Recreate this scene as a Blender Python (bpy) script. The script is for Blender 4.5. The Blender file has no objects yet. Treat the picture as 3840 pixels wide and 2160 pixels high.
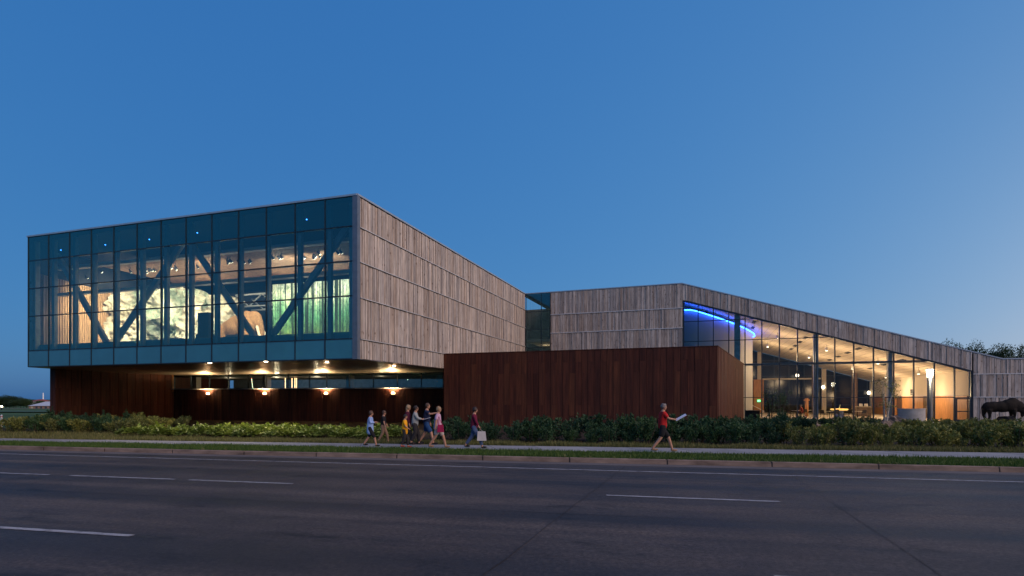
import bpy, bmesh, math, random
from math import radians, sin, cos, pi, sqrt
from mathutils import Vector, Matrix, noise

# ------------------------------------------------------------------ camera, sky, sun, exposure
sc = bpy.context.scene
COL = sc.collection
F, HY, CX, CZ = 2068.0, 1495.0, 1920.0, 1.95      # focal length, horizon row, centre column in photo pixels; eye height in metres

cam = bpy.data.cameras.new('camera')
cam_o = bpy.data.objects.new('camera', cam)
COL.objects.link(cam_o)
cam.sensor_width = 36
cam.lens = 36 * F / 3840
cam.shift_y = (HY - 1080) / 3840
cam.clip_end = 8000
cam_o.location = (0, 0, CZ)
cam_o.rotation_euler = (pi / 2, 0, 0)
sc.camera = cam_o

SUN_AZ = 128.0                        # afterglow behind the camera's right shoulder
world = bpy.data.worlds.new('World')
sc.world = world
world.use_nodes = True
wn = world.node_tree
bg = wn.nodes['Background']
sky = wn.nodes.new('ShaderNodeTexSky')
sky.sky_type = 'NISHITA'
sky.sun_disc = False
sky.sun_elevation = radians(6)
sky.sun_rotation = radians(60)    # the brightest sky stands lower to the right than the broad glow that lights the walls
sky.ozone_density = 4.0
sky.air_density = 1.0
sky.dust_density = 1.5
sep = wn.nodes.new('ShaderNodeSeparateColor')
comb = wn.nodes.new('ShaderNodeCombineColor')
wn.links.new(sky.outputs[0], sep.inputs[0])
# twilight grading of the physical sky: softer gradients, each channel its own power and gain
for i, (power, gain) in enumerate(((0.585, 0.089), (0.373, 0.2036), (0.202, 0.4294))):
    pw = wn.nodes.new('ShaderNodeMath')
    pw.operation = 'POWER'
    pw.inputs[1].default_value = power
    ml = wn.nodes.new('ShaderNodeMath')
    ml.operation = 'MULTIPLY'
    ml.inputs[1].default_value = gain
    wn.links.new(sep.outputs[i], pw.inputs[0])
    wn.links.new(pw.outputs[0], ml.inputs[0])
    wn.links.new(ml.outputs[0], comb.inputs[i])
wn.links.new(comb.outputs[0], bg.inputs[0])
bg.inputs[1].default_value = 1.0

sun = bpy.data.lights.new('sun', 'SUN')
sun.energy = 2.6
sun.angle = radians(60)
sun.color = (1.0, 0.73, 0.58)
sun_o = bpy.data.objects.new('sun', sun)
COL.objects.link(sun_o)
sd = Vector((sin(radians(SUN_AZ)) * cos(radians(33)), cos(radians(SUN_AZ)) * cos(radians(33)), sin(radians(33))))
sun_o.rotation_euler = sd.to_track_quat('Z', 'Y').to_euler()

vs = sc.view_settings
vs.view_transform = 'Standard'
vs.look = 'None'
vs.exposure = 0.0
vs.gamma = 1.0
sc.render.engine = 'CYCLES'
sc.cycles.use_denoising = True
try:
    sc.cycles.denoiser = 'OPENIMAGEDENOISE'
except Exception:
    pass
sc.cycles.max_bounces = 7
sc.cycles.diffuse_bounces = 3
sc.cycles.glossy_bounces = 3
sc.cycles.transmission_bounces = 4
sc.cycles.transparent_max_bounces = 12
sc.cycles.caustics_reflective = False
sc.cycles.caustics_refractive = False
sc.cycles.sample_clamp_indirect = 6
sc.cycles.use_light_tree = True

RNG = random.Random(7)

# ------------------------------------------------------------------ materials
MATS = {}

def nodes_of(name):
    m = bpy.data.materials.new(name)
    m.use_nodes = True
    nt = m.node_tree
    return m, nt, nt.nodes['Principled BSDF']

def N(nt, t, **kw):
    n = nt.nodes.new(t)
    for k, v in kw.items():
        setattr(n, k, v)
    return n

def noise_fac(nt, scale, stretch=(1, 1, 1), detail=4, coord='pos', rough=0.55, offset=None):
    if coord == 'pos':
        g = N(nt, 'ShaderNodeNewGeometry').outputs['Position']
    else:
        g = N(nt, 'ShaderNodeTexCoord').outputs['Object']
    mp = N(nt, 'ShaderNodeMapping')
    mp.inputs['Scale'].default_value = stretch
    nt.links.new(g, mp.inputs['Vector'])
    if offset is not None:
        nt.links.new(offset, mp.inputs['Location'])
    t = N(nt, 'ShaderNodeTexNoise')
    t.inputs['Scale'].default_value = scale
    t.inputs['Detail'].default_value = detail
    t.inputs['Roughness'].default_value = rough
    nt.links.new(mp.outputs[0], t.inputs['Vector'])
    return t.outputs['Fac']

def ramp(nt, fac, stops):
    r = N(nt, 'ShaderNodeValToRGB')
    els = r.color_ramp.elements
    while len(els) < len(stops):
        els.new(0.5)
    for e, (p, c) in zip(els, stops):
        e.position = p
        e.color = (*c, 1)
    nt.links.new(fac, r.inputs['Fac'])
    return r.outputs['Color']

def bump(nt, fac, bsdf, strength=0.3, dist=0.02):
    b = N(nt, 'ShaderNodeBump')
    b.inputs['Strength'].default_value = strength
    b.inputs['Distance'].default_value = dist
    nt.links.new(fac, b.inputs['Height'])
    nt.links.new(b.outputs[0], bsdf.inputs['Normal'])

def mix(nt, a, b, fac, mode='MIX'):
    m = N(nt, 'ShaderNodeMix', data_type='RGBA', blend_type=mode)
    for s, i in ((fac, 0), (a, 6), (b, 7)):
        if isinstance(s, (int, float)):
            m.inputs[i].default_value = s
        elif isinstance(s, tuple):
            m.inputs[i].default_value = (*s, 1)
        else:
            nt.links.new(s, m.inputs[i])
    return m.outputs[2]

def plain(name, col, rough=0.6, metal=0.0, var=0.25, scale=3.0, spec=0.4, bmp=0.0, stretch=(1, 1, 1)):
    """a matte or metallic surface with mottled colour"""
    if name in MATS:
        return MATS[name]
    m, nt, b = nodes_of(name)
    f = noise_fac(nt, scale, stretch)
    lo = tuple(c * (1 - var) for c in col)
    hi = tuple(min(1, c * (1 + var)) for c in col)
    nt.links.new(ramp(nt, f, [(0.3, lo), (0.7, hi)]), b.inputs['Base Color'])
    b.inputs['Roughness'].default_value = rough
    b.inputs['Metallic'].default_value = metal
    b.inputs['Specular IOR Level'].default_value = spec
    if bmp:
        bump(nt, noise_fac(nt, scale * 6, stretch), b, bmp)
    MATS[name] = m
    return m

def emit(name, col, strength):
    if name in MATS:
        return MATS[name]
    m, nt, b = nodes_of(name)
    b.inputs['Base Color'].default_value = (*col, 1)
    b.inputs['Emission Color'].default_value = (*col, 1)
    b.inputs['Emission Strength'].default_value = strength
    MATS[name] = m
    return m

def rnd_attr(nt):
    return N(nt, 'ShaderNodeAttribute', attribute_name='rnd').outputs['Fac']

def offset_from(nt, r, k=37.0):
    c = N(nt, 'ShaderNodeCombineXYZ')
    for i, s in enumerate((k, k * 1.7, k * 0.6)):
        mm = N(nt, 'ShaderNodeMath', operation='MULTIPLY')
        nt.links.new(r, mm.inputs[0])
        mm.inputs[1].default_value = s
        nt.links.new(mm.outputs[0], c.inputs[i])
    return c.outputs[0]

def mat_weathered_wood():
    m, nt, b = nodes_of('weathered_wood')
    r = rnd_attr(nt)
    off = offset_from(nt, r)
    base = ramp(nt, r, [(0.0, (0.39, 0.33, 0.285)), (0.2, (0.53, 0.475, 0.425)), (0.4, (0.34, 0.315, 0.30)), (0.55, (0.48, 0.445, 0.415)), (0.75, (0.61, 0.545, 0.485)), (0.9, (0.40, 0.335, 0.285)), (1.0, (0.52, 0.435, 0.365))])
    grain = noise_fac(nt, 9, (3.5, 3.5, 0.22), 5, offset=off)
    col = mix(nt, base, ramp(nt, grain, [(0.3, (0.62, 0.58, 0.55)), (0.55, (1, 1, 1)), (0.75, (1.18, 1.14, 1.1))]), 1.0, 'MULTIPLY')
    stain = noise_fac(nt, 1.3, (1, 1, 0.35), 3, offset=off)
    col = mix(nt, col, ramp(nt, stain, [(0.35, (0.72, 0.70, 0.70)), (0.6, (1.05, 1.03, 1.0))]), 1.0, 'MULTIPLY')
    # knots
    g = N(nt, 'ShaderNodeNewGeometry').outputs['Position']
    mp = N(nt, 'ShaderNodeMapping')
    mp.inputs['Scale'].default_value = (3.2, 3.2, 1.7)
    nt.links.new(g, mp.inputs['Vector'])
    nt.links.new(off, mp.inputs['Location'])
    v = N(nt, 'ShaderNodeTexVoronoi')
    v.inputs['Scale'].default_value = 1.0
    nt.links.new(mp.outputs[0], v.inputs['Vector'])
    kn = ramp(nt, v.outputs['Distance'], [(0.07, (0.30, 0.22, 0.17)), (0.17, (1, 1, 1))])
    col = mix(nt, col, kn, 0.85, 'MULTIPLY')
    nt.links.new(col, b.inputs['Base Color'])
    b.inputs['Roughness'].default_value = 0.8
    b.inputs['Specular IOR Level'].default_value = 0.2
    bump(nt, grain, b, 0.25, 0.01)
    return m

def mat_corten():
    m, nt, b = nodes_of('weathering_steel')
    r = rnd_attr(nt)
    off = offset_from(nt, r)
    base = ramp(nt, r, [(0.0, (0.056, 0.016, 0.010)), (0.35, (0.078, 0.024, 0.014)), (0.6, (0.064, 0.020, 0.013)), (0.8, (0.084, 0.027, 0.015)), (1.0, (0.10, 0.034, 0.017))])
    streak = noise_fac(nt, 2.2, (3, 3, 0.25), 5, offset=off)
    col = mix(nt, base, ramp(nt, streak, [(0.3, (0.55, 0.55, 0.6)), (0.7, (1.35, 1.3, 1.2))]), 1.0, 'MULTIPLY')
    run = noise_fac(nt, 1.0, (7, 7, 0.12), 6, rough=0.7)
    col = mix(nt, col, ramp(nt, run, [(0.34, (0.6, 0.55, 0.55)), (0.5, (1, 1, 1)), (0.64, (1.35, 1.25, 1.1))]), 0.5, 'MULTIPLY')
    nt.links.new(col, b.inputs['Base Color'])
    b.inputs['Roughness'].default_value = 0.72
    b.inputs['Metallic'].default_value = 0.0
    b.inputs['Specular IOR Level'].default_value = 0.25
    bump(nt, noise_fac(nt, 18, (1, 1, 1)), b, 0.15, 0.004)
    return m

def mat_glass(name, tint_col=(0.80, 0.90, 0.92), ior=1.9, gain=1.0, rough=0.0, refl=(0.92, 1, 1)):
    m, nt, b = nodes_of(name)
    nt.nodes.remove(b)
    out = nt.nodes['Material Output']
    tr = N(nt, 'ShaderNodeBsdfTransparent')
    tr.inputs[0].default_value = (*tint_col, 1)
    gl = N(nt, 'ShaderNodeBsdfGlossy')
    gl.inputs['Roughness'].default_value = rough
    gl.inputs['Color'].default_value = (*refl, 1)
    fr = N(nt, 'ShaderNodeFresnel')
    fr.inputs['IOR'].default_value = ior
    mm = N(nt, 'ShaderNodeMath', operation='MULTIPLY')
    mm.inputs[1].default_value = gain
    mm.use_clamp = True
    nt.links.new(fr.outputs[0], mm.inputs[0])
    ms = N(nt, 'ShaderNodeMixShader')
    nt.links.new(mm.outputs[0], ms.inputs[0])
    nt.links.new(tr.outputs[0], ms.inputs[1])
    nt.links.new(gl.outputs[0], ms.inputs[2])
    nt.links.new(ms.outputs[0], out.inputs[0])
    return m

def mat_leaf(name, a, bcol, c, transl=0.25):
    m, nt, b = nodes_of(name)
    r = rnd_attr(nt)
    oi = N(nt, 'ShaderNodeObjectInfo').outputs['Random']
    base = ramp(nt, r, [(0.0, a), (0.5, bcol), (1.0, c)])
    col = mix(nt, base, ramp(nt, oi, [(0.0, (0.72, 0.75, 0.8)), (0.5, (1, 1, 0.95)), (1.0, (1.2, 1.12, 0.85))]), 1.0, 'MULTIPLY')
    nt.links.new(col, b.inputs['Base Color'])
    b.inputs['Roughness'].default_value = 0.55
    b.inputs['Specular IOR Level'].default_value = 0.3
    tl = N(nt, 'ShaderNodeBsdfTranslucent')
    nt.links.new(col, tl.inputs[0])
    ms = N(nt, 'ShaderNodeMixShader')
    ms.inputs[0].default_value = transl
    nt.links.new(b.outputs[0], ms.inputs[1])
    nt.links.new(tl.outputs[0], ms.inputs[2])
    nt.links.new(ms.outputs[0], nt.nodes['Material Output'].inputs[0])
    return m

def mat_asphalt():
    m, nt, b = nodes_of('asphalt')
    # coordinates turned so that x runs along the road
    g = N(nt, 'ShaderNodeNewGeometry').outputs['Position']
    rot = N(nt, 'ShaderNodeMapping')
    rot.inputs['Rotation'].default_value = (0, 0, radians(12.3))
    nt.links.new(g, rot.inputs['Vector'])
    def tex(scale, stretch, detail=4, rough=0.55):
        mp = N(nt, 'ShaderNodeMapping')
        mp.inputs['Scale'].default_value = stretch
        nt.links.new(rot.outputs[0], mp.inputs['Vector'])
        t = N(nt, 'ShaderNodeTexNoise')
        t.inputs['Scale'].default_value = scale
        t.inputs['Detail'].default_value = detail
        t.inputs['Roughness'].default_value = rough
        nt.links.new(mp.outputs[0], t.inputs['Vector'])
        return t.outputs['Fac']
    patch = tex(0.22, (1, 1, 1), 6, 0.65)
    tyre = tex(0.85, (0.012, 1, 1), 3)
    streak = tex(3.2, (0.02, 1, 1), 3)
    stain = tex(0.9, (0.6, 1.2, 1), 5, 0.7)
    grain = tex(14, (1, 1, 1), 6, 0.85)
    col = ramp(nt, patch, [(0.34, (0.034, 0.030, 0.030)), (0.5, (0.050, 0.043, 0.041)), (0.66, (0.064, 0.055, 0.050))])
    col = mix(nt, col, ramp(nt, tyre, [(0.36, (0.58, 0.58, 0.60)), (0.62, (1.30, 1.25, 1.20))]), 1.0, 'MULTIPLY')
    col = mix(nt, col, ramp(nt, streak, [(0.3, (0.82, 0.82, 0.84)), (0.7, (1.16, 1.14, 1.12))]), 1.0, 'MULTIPLY')
    col = mix(nt, col, ramp(nt, stain, [(0.30, (0.45, 0.45, 0.45)), (0.42, (1, 1, 1)), (0.66, (1.18, 1.12, 1.06))]), 1.0, 'MULTIPLY')
    col = mix(nt, col, ramp(nt, grain, [(0.30, (0.38, 0.38, 0.39)), (0.5, (1, 1, 1)), (0.70, (2.0, 1.92, 1.82))]), 1.0, 'MULTIPLY')
    nt.links.new(col, b.inputs['Base Color'])
    nt.links.new(ramp(nt, tyre, [(0.3, (0.58,) * 3), (0.7, (0.78,) * 3)]), b.inputs['Roughness'])
    b.inputs['Specular IOR Level'].default_value = 0.3
    bump(nt, grain, b, 0.6, 0.012)
    return m

def mat_worn_paint():
    m, nt, b = nodes_of('worn_road_paint')
    f = noise_fac(nt, 9, (0.5, 1.5, 1), 6, rough=0.75)
    nt.links.new(ramp(nt, f, [(0.38, (0.06, 0.056, 0.054)), (0.47, (0.26, 0.255, 0.26)), (0.7, (0.44, 0.435, 0.44))]), b.inputs['Base Color'])
    b.inputs['Roughness'].default_value = 0.75
    return m

def mat_forest_print():
    """printed forest backdrop: pale sky, dark trunks, green undergrowth"""
    m, nt, b = nodes_of('forest_print')
    z = N(nt, 'ShaderNodeSeparateXYZ')
    nt.links.new(N(nt, 'ShaderNodeNewGeometry').outputs['Position'], z.inputs[0])
    mr = N(nt, 'ShaderNodeMapRange')
    mr.inputs[1].default_value, mr.inputs[2].default_value = 6.6, 11.1
    nt.links.new(z.outputs[2], mr.inputs[0])
    wob = noise_fac(nt, 0.9, (1.6, 1.6, 0.5), 5)
    ad = N(nt, 'ShaderNodeMath', operation='ADD')
    nt.links.new(mr.outputs[0], ad.inputs[0])
    sb = N(nt, 'ShaderNodeMath', operation='MULTIPLY_ADD')
    sb.inputs[1].default_value, sb.inputs[2].default_value = 0.5, -0.25
    nt.links.new(wob, sb.inputs[0])
    nt.links.new(sb.outputs[0], ad.inputs[1])
    back = ramp(nt, ad.outputs[0], [(0.0, (0.14, 0.20, 0.06)), (0.18, (0.09, 0.20, 0.08)), (0.42, (0.08, 0.26, 0.15)), (0.6, (0.20, 0.38, 0.26)), (0.78, (0.55, 0.62, 0.52)), (1.0, (0.66, 0.74, 0.76))])
    trunks = noise_fac(nt, 1.0, (3.4, 3.4, 0.05), 3, rough=0.75)
    col = mix(nt, back, ramp(nt, trunks, [(0.40, (0.035, 0.06, 0.04)), (0.455, (0.25, 0.28, 0.22)), (0.48, (0.9, 0.95, 0.9)), (0.6, (1.15, 1.1, 1.0)), (0.66, (1.9, 1.7, 1.3))]), 1.0, 'MULTIPLY')
    fine = noise_fac(nt, 1.0, (14, 14, 0.35), 3, rough=0.7)
    col = mix(nt, col, ramp(nt, fine, [(0.36, (0.25, 0.32, 0.25)), (0.5, (1, 1, 1)), (0.66, (1.5, 1.5, 1.2))]), 0.8, 'MULTIPLY')
    fol = noise_fac(nt, 3.4, (1.5, 1.5, 0.9), 6, rough=0.8)
    col = mix(nt, col, ramp(nt, fol, [(0.38, (0.12, 0.24, 0.14)), (0.52, (1.0, 1.0, 0.95)), (0.68, (1.5, 1.5, 1.2))]), 0.9, 'MULTIPLY')
    nt.links.new(col, b.inputs['Base Color'])
    b.inputs['Roughness'].default_value = 0.8
    return m

def mat_ice_rock():
    m, nt, b = nodes_of('cave_rock')
    f = noise_fac(nt, 0.55, (1, 1, 1), 7, rough=0.62)
    f2 = noise_fac(nt, 0.28, (1, 1, 1), 3)
    a = ramp(nt, f, [(0.34, (0.10, 0.095, 0.08)), (0.43, (0.38, 0.36, 0.30)), (0.53, (0.62, 0.58, 0.48)), (0.64, (0.74, 0.71, 0.60))])  # noise-driven dark patches paint the shade of crevices into the rock colour
    col = mix(nt, a, ramp(nt, f2, [(0.47, (1, 0.97, 0.9)), (0.56, (0.45, 0.68, 0.62)), (0.64, (0.95, 1, 0.95))]), 0.9, 'MULTIPLY')
    nt.links.new(col, b.inputs['Base Color'])
    b.inputs['Roughness'].default_value = 0.6
    bump(nt, noise_fac(nt, 3, (1, 1, 1), 8), b, 1.0, 0.15)
    return m

def mat_brushed_soffit():
    m, nt, b = nodes_of('polished_soffit')
    f = noise_fac(nt, 1.6, (0.10, 1.6, 1), 3)
    b.inputs['Base Color'].default_value = (0.62, 0.53, 0.40, 1)
    b.inputs['Metallic'].default_value = 1.0
    nt.links.new(ramp(nt, f, [(0.3, (0.24,) * 3), (0.7, (0.46,) * 3)]), b.inputs['Roughness'])
    bump(nt, noise_fac(nt, 0.9, (0.22, 1.5, 1), 2), b, 0.16, 0.1)
    return m

WOOD = mat_weathered_wood()
CORTEN = mat_corten()
GLASS = mat_glass('tinted_facade_glass', (0.84, 0.92, 0.92), 2.0, refl=(0.45, 0.95, 1.0))
GLASS_LOBBY = mat_glass('clear_lobby_glass', (0.95, 0.96, 0.95), 1.48)
ASPHALT = mat_asphalt()
FOREST = mat_forest_print()
ROCK = mat_ice_rock()
SOFFIT = mat_brushed_soffit()
SPANDREL = plain('spandrel_glass', (0.025, 0.15, 0.21), 0.12, 0, 0.12, 0.6, 0.9)
SPANDREL_TOP = mat_glass('fritted_top_glass', (0.22, 0.40, 0.46), 2.1, refl=(0.35, 0.95, 1.0))
FRAME = plain('dark_aluminium', (0.035, 0.045, 0.055), 0.4, 0.6, 0.15)
FRAME_GREY = plain('grey_metal_trim', (0.16, 0.18, 0.21), 0.45, 0.5, 0.12)
COPING = plain('pale_metal_coping', (0.42, 0.44, 0.46), 0.4, 0.6, 0.12)
FLASH = plain('zinc_flashing', (0.55, 0.54, 0.53), 0.5, 0.2, 0.15)
STEEL_PAINT = plain('painted_grey_steel', (0.34, 0.35, 0.35), 0.5, 0.0, 0.12)
DARK_IN = plain('charcoal_plaster', (0.02, 0.022, 0.026), 0.8, 0, 0.2)
WALL_IN = plain('cream_plaster', (0.66, 0.58, 0.46), 0.85, 0, 0.05, 0.6)
CEIL_IN = plain('warm_white_ceiling', (0.70, 0.62, 0.51), 0.85, 0, 0.04, 0.5)
GREY_IN = plain('grey_curved_plaster', (0.46, 0.47, 0.47), 0.85, 0, 0.05, 0.6)
WOOD_IN = plain('orange_cedar', (0.46, 0.21, 0.07), 0.55, 0, 0.35, 5, 0.4, 0.1, (3, 3, 0.25))
WOOD_CEIL = plain('slatted_cedar', (0.33, 0.19, 0.11), 0.6, 0, 0.35, 6)
STONE_IN = plain('pale_floor_stone', (0.42, 0.37, 0.30), 0.5, 0, 0.12, 1.2)
BLACK = plain('black_metal', (0.012, 0.012, 0.014), 0.45, 0.4, 0.2)
CONC = plain('concrete', (0.30, 0.29, 0.28), 0.85, 0, 0.16, 2.4, 0.3, 0.25)
CONC_WALK = plain('sidewalk_concrete', (0.25, 0.25, 0.255), 0.85, 0, 0.14, 1.1, 0.3, 0.15)
KERB_M = plain('stained_kerb_concrete', (0.20, 0.145, 0.115), 0.9, 0, 0.4, 2.2, 0.2, 0.3, (0.6, 0.6, 2))
PAINT = mat_worn_paint()
SOIL = plain('bed_soil', (0.035, 0.025, 0.018), 0.95, 0, 0.4, 4, 0.1, 0.5)
GRASS_BASE = plain('lawn_ground', (0.045, 0.06, 0.022), 0.95, 0, 0.4, 1.5, 0.1, 0.4)
FIELD = plain('far_field', (0.055, 0.095, 0.035), 0.95, 0, 0.35, 0.03, 0.1, 0, (0.2, 1, 1))
BRONZE = plain('dark_bronze', (0.012, 0.010, 0.009), 0.75, 0.0, 0.35, 8, 0.12, 0.5)
STONE = plain('pink_granite', (0.16, 0.12, 0.10), 0.85, 0, 0.3, 3, 0.3, 0.6)
BARK = plain('bark', (0.07, 0.055, 0.042), 0.9, 0, 0.35, 6, 0.2, 0.5, (2, 2, 0.4))
LEAF_DARK = mat_leaf('shrub_leaf_dark', (0.018, 0.045, 0.022), (0.035, 0.085, 0.035), (0.06, 0.12, 0.05))
LEAF_WARM_GLOW = mat_leaf('shrub_leaf_olive_glow', (0.06, 0.08, 0.018), (0.16, 0.18, 0.045), (0.27, 0.27, 0.085))  # olive leaf colour lightened for warm headlight glow on the right hedge
LEAF_BRIGHT = mat_leaf('broad_leaf_bright', (0.10, 0.15, 0.02), (0.19, 0.26, 0.045), (0.30, 0.37, 0.09))
LEAF_TREE = mat_leaf('tree_leaf', (0.015, 0.032, 0.013), (0.03, 0.06, 0.022), (0.05, 0.085, 0.03))
GRASS = mat_leaf('grass_blade', (0.025, 0.06, 0.012), (0.05, 0.11, 0.02), (0.10, 0.15, 0.035))
GRASS_DRY = mat_leaf('dry_grass_blade', (0.06, 0.075, 0.02), (0.13, 0.14, 0.045), (0.24, 0.22, 0.10))

# ------------------------------------------------------------------ helpers
class PL:
    """a vertical plane through two plan points, left to right as seen from the street; d > 0 is towards the street"""
    def __init__(self, a, b):
        self.a = Vector(a)
        self.L = (Vector(b) - self.a).length
        self.u = (Vector(b) - self.a).normalized()
        self.n = Vector((self.u.y, -self.u.x))
    def hit(self, px):
        r = Vector(((px - CX) / F, 1.0))
        det = self.u.x * -r.y + r.x * self.u.y
        s = (-self.a.x * -r.y + self.a.y * -r.x) / det
        p = self.a + self.u * s
        return s, p.y
    def s(self, px):
        return self.hit(px)[0]
    def z(self, px, py):
        return CZ + (HY - py) / F * self.hit(px)[1]
    def p(self, s, d, z):
        q = self.a + self.u * s + self.n * d
        return Vector((q.x, q.y, z))
    def off(self, d):
        q = self.a + self.n * d
        return PL(q, q + self.u * self.L)

def at(px, Y):
    return ((px - CX) / F * Y, Y)

def zat(py, Y):
    return CZ + (HY - py) / F * Y

class MB:
    def __init__(self):
        self.v, self.f, self.r = [], [], []
    def add(self, vs, fs, r=0.5):
        k = len(self.v)
        self.v += [tuple(p) for p in vs]
        self.f += [tuple(i + k for i in q) for q in fs]
        self.r += [r] * len(vs)
        return self
    def hexa(self, b, t, r=0.5):
        """four bottom and four top points in the same turning order"""
        return self.add(list(b) + list(t), [(3, 2, 1, 0), (4, 5, 6, 7), (0, 1, 5, 4), (1, 2, 6, 5), (2, 3, 7, 6), (3, 0, 4, 7)], r)
    def box(self, x0, x1, y0, y1, z0, z1, r=0.5):
        b = [Vector((x0, y0, z0)), Vector((x1, y0, z0)), Vector((x1, y1, z0)), Vector((x0, y1, z0))]
        return self.hexa(b, [p + Vector((0, 0, z1 - z0)) for p in b], r)
    def fbox(self, pl, s0, s1, d0, d1, z0, z1, r=0.5, zt1=None, zb1=None):
        """box on a plane; z1 / zt1 the top at s0 / s1, z0 / zb1 the bottom"""
        zt1 = z1 if zt1 is None else zt1
        zb1 = z0 if zb1 is None else zb1
        b = [pl.p(s0, d1, z0), pl.p(s1, d1, zb1), pl.p(s1, d0, zb1), pl.p(s0, d0, z0)]
        t = [pl.p(s0, d1, z1), pl.p(s1, d1, zt1), pl.p(s1, d0, zt1), pl.p(s0, d0, z1)]
        return self.hexa(b, t, r)
    def bar(self, p, q, w, h, r=0.5, up=(0, 0, 1)):
        p, q = Vector(p), Vector(q)
        d = (q - p).normalized()
        a = d.cross(Vector(up))
        if a.length < 1e-4:
            a = d.cross(Vector((0, 1, 0)))
        a.normalize()
        c = a.cross(d)
        a, c = a * w / 2, c * h / 2
        k = [-a - c, a - c, a + c, -a + c]
        return self.hexa([p + x for x in k], [q + x for x in k], r)
    def prism(self, poly, off, r=0.5):
        n = len(poly)
        off = Vector(off)
        vs = [Vector(p) for p in poly] + [Vector(p) + off for p in poly]
        fs = [tuple(range(n - 1, -1, -1)), tuple(range(n, 2 * n))] + [(i, (i + 1) % n, n + (i + 1) % n, n + i) for i in range(n)]
        return self.add(vs, fs, r)
    def tube(self, pts, radii, n=8, r=0.5, cap=True):
        pts = [Vector(p) for p in pts]
        rings, vs, fs = [], [], []
        for i, p in enumerate(pts):
            d = (pts[min(i + 1, len(pts) - 1)] - pts[max(i - 1, 0)]).normalized()
            a = d.cross(Vector((0.31, 0.17, 0.93) if abs(d.z) < 0.9 else (1, 0.1, 0))).normalized()
            c = d.cross(a)
            vs += [p + (a * cos(2 * pi * k / n) + c * sin(2 * pi * k / n)) * radii[i] for k in range(n)]
        for i in range(len(pts) - 1):
            for k in range(n):
                fs.append((i * n + k, i * n + (k + 1) % n, (i + 1) * n + (k + 1) % n, (i + 1) * n + k))
        if cap:
            fs += [tuple(range(n - 1, -1, -1)), tuple((len(pts) - 1) * n + k for k in range(n))]
        return self.add(vs, fs, r)
    def lathe(self, c, prof, n=16, r=0.5, a0=0.0, a1=2 * pi):
        full = abs(a1 - a0 - 2 * pi) < 1e-6
        m = n if full else n + 1
        vs, fs = [], []
        for (rad, z) in prof:
            vs += [(c[0] + rad * cos(a0 + (a1 - a0) * k / n), c[1] + rad * sin(a0 + (a1 - a0) * k / n), c[2] + z) for k in range(m)]
        for i in range(len(prof) - 1):
            for k in range(n):
                j = (k + 1) % m
                fs.append((i * m + k, i * m + j, (i + 1) * m + j, (i + 1) * m + k))
        if full:
            fs += [tuple(range(m - 1, -1, -1)), tuple((len(prof) - 1) * m + k for k in range(m))]
        return self.add(vs, fs, r)
    def blob(self, c, rad, seg=10, rings=7, jit=0.0, seed=0, r=0.5):
        rr = random.Random(seed)
        off = Vector((rr.random() * 50, rr.random() * 50, rr.random() * 50))
        vs, fs = [], []
        c = Vector(c)
        for i in range(rings + 1):
            th = pi * i / rings
            for k in range(seg):
                ph = 2 * pi * k / seg
                d = Vector((sin(th) * cos(ph), sin(th) * sin(ph), cos(th)))
                s = 1 + jit * noise.noise(d * 1.7 + off) * 1.6
                vs.append(c + Vector((d.x * rad[0], d.y * rad[1], d.z * rad[2])) * s)
        for i in range(rings):
            for k in range(seg):
                fs.append((i * seg + k, (i + 1) * seg + k, (i + 1) * seg + (k + 1) % seg, i * seg + (k + 1) % seg))
        return self.add(vs, fs, r)
    def mesh(self, name, mat, smooth=False, fix=True):
        me = bpy.data.meshes.new(name)
        me.from_pydata(self.v, [], self.f)
        if fix and len(self.f) < 60000:
            bm = bmesh.new()
            bm.from_mesh(me)
            bmesh.ops.recalc_face_normals(bm, faces=bm.faces)
            bm.to_mesh(me)
            bm.free()
        at_ = me.attributes.new('rnd', 'FLOAT', 'POINT')
        at_.data.foreach_set('value', self.r)
        if smooth:
            me.polygons.foreach_set('use_smooth', [True] * len(me.polygons))
        for m in (mat if isinstance(mat, (list, tuple)) else [mat]):
            me.materials.append(m)
        return me
    def build(self, name, mat, parent=None, smooth=False, kind=None, fix=True):
        return put(name, self.mesh(name, mat, smooth, fix), parent, kind)

def put(name, me, parent=None, kind=None):
    o = bpy.data.objects.new(name, me)
    COL.objects.link(o)
    if parent:
        o.parent = parent
        if WORLD_PARTS:
            o.location = -parent_loc(parent)
    if kind:
        o['kind'] = kind
    return o

WORLD_PARTS = True      # parts of placed things are modelled in world coordinates

def parent_loc(p):
    v = Vector((0, 0, 0))
    while p:
        v += Vector(p.location)
        p = p.parent
    return v

def tag(o, label, cat, group=None):
    o['label'] = label
    o['category'] = cat
    if group:
        o['group'] = group
    return o

def thing(name, label, cat, loc=(0, 0, 0), group=None, parent=None, rz=0.0):
    o = bpy.data.objects.new(name, None)
    COL.objects.link(o)
    o.location = loc
    o.rotation_euler = (0, 0, rz)
    return tag(o, label, cat, group)

def part_empty(name, parent):
    o = bpy.data.objects.new(name, None)
    COL.objects.link(o)
    o.parent = parent
    return o

def struct(o):
    o['kind'] = 'structure'
    return o

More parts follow.
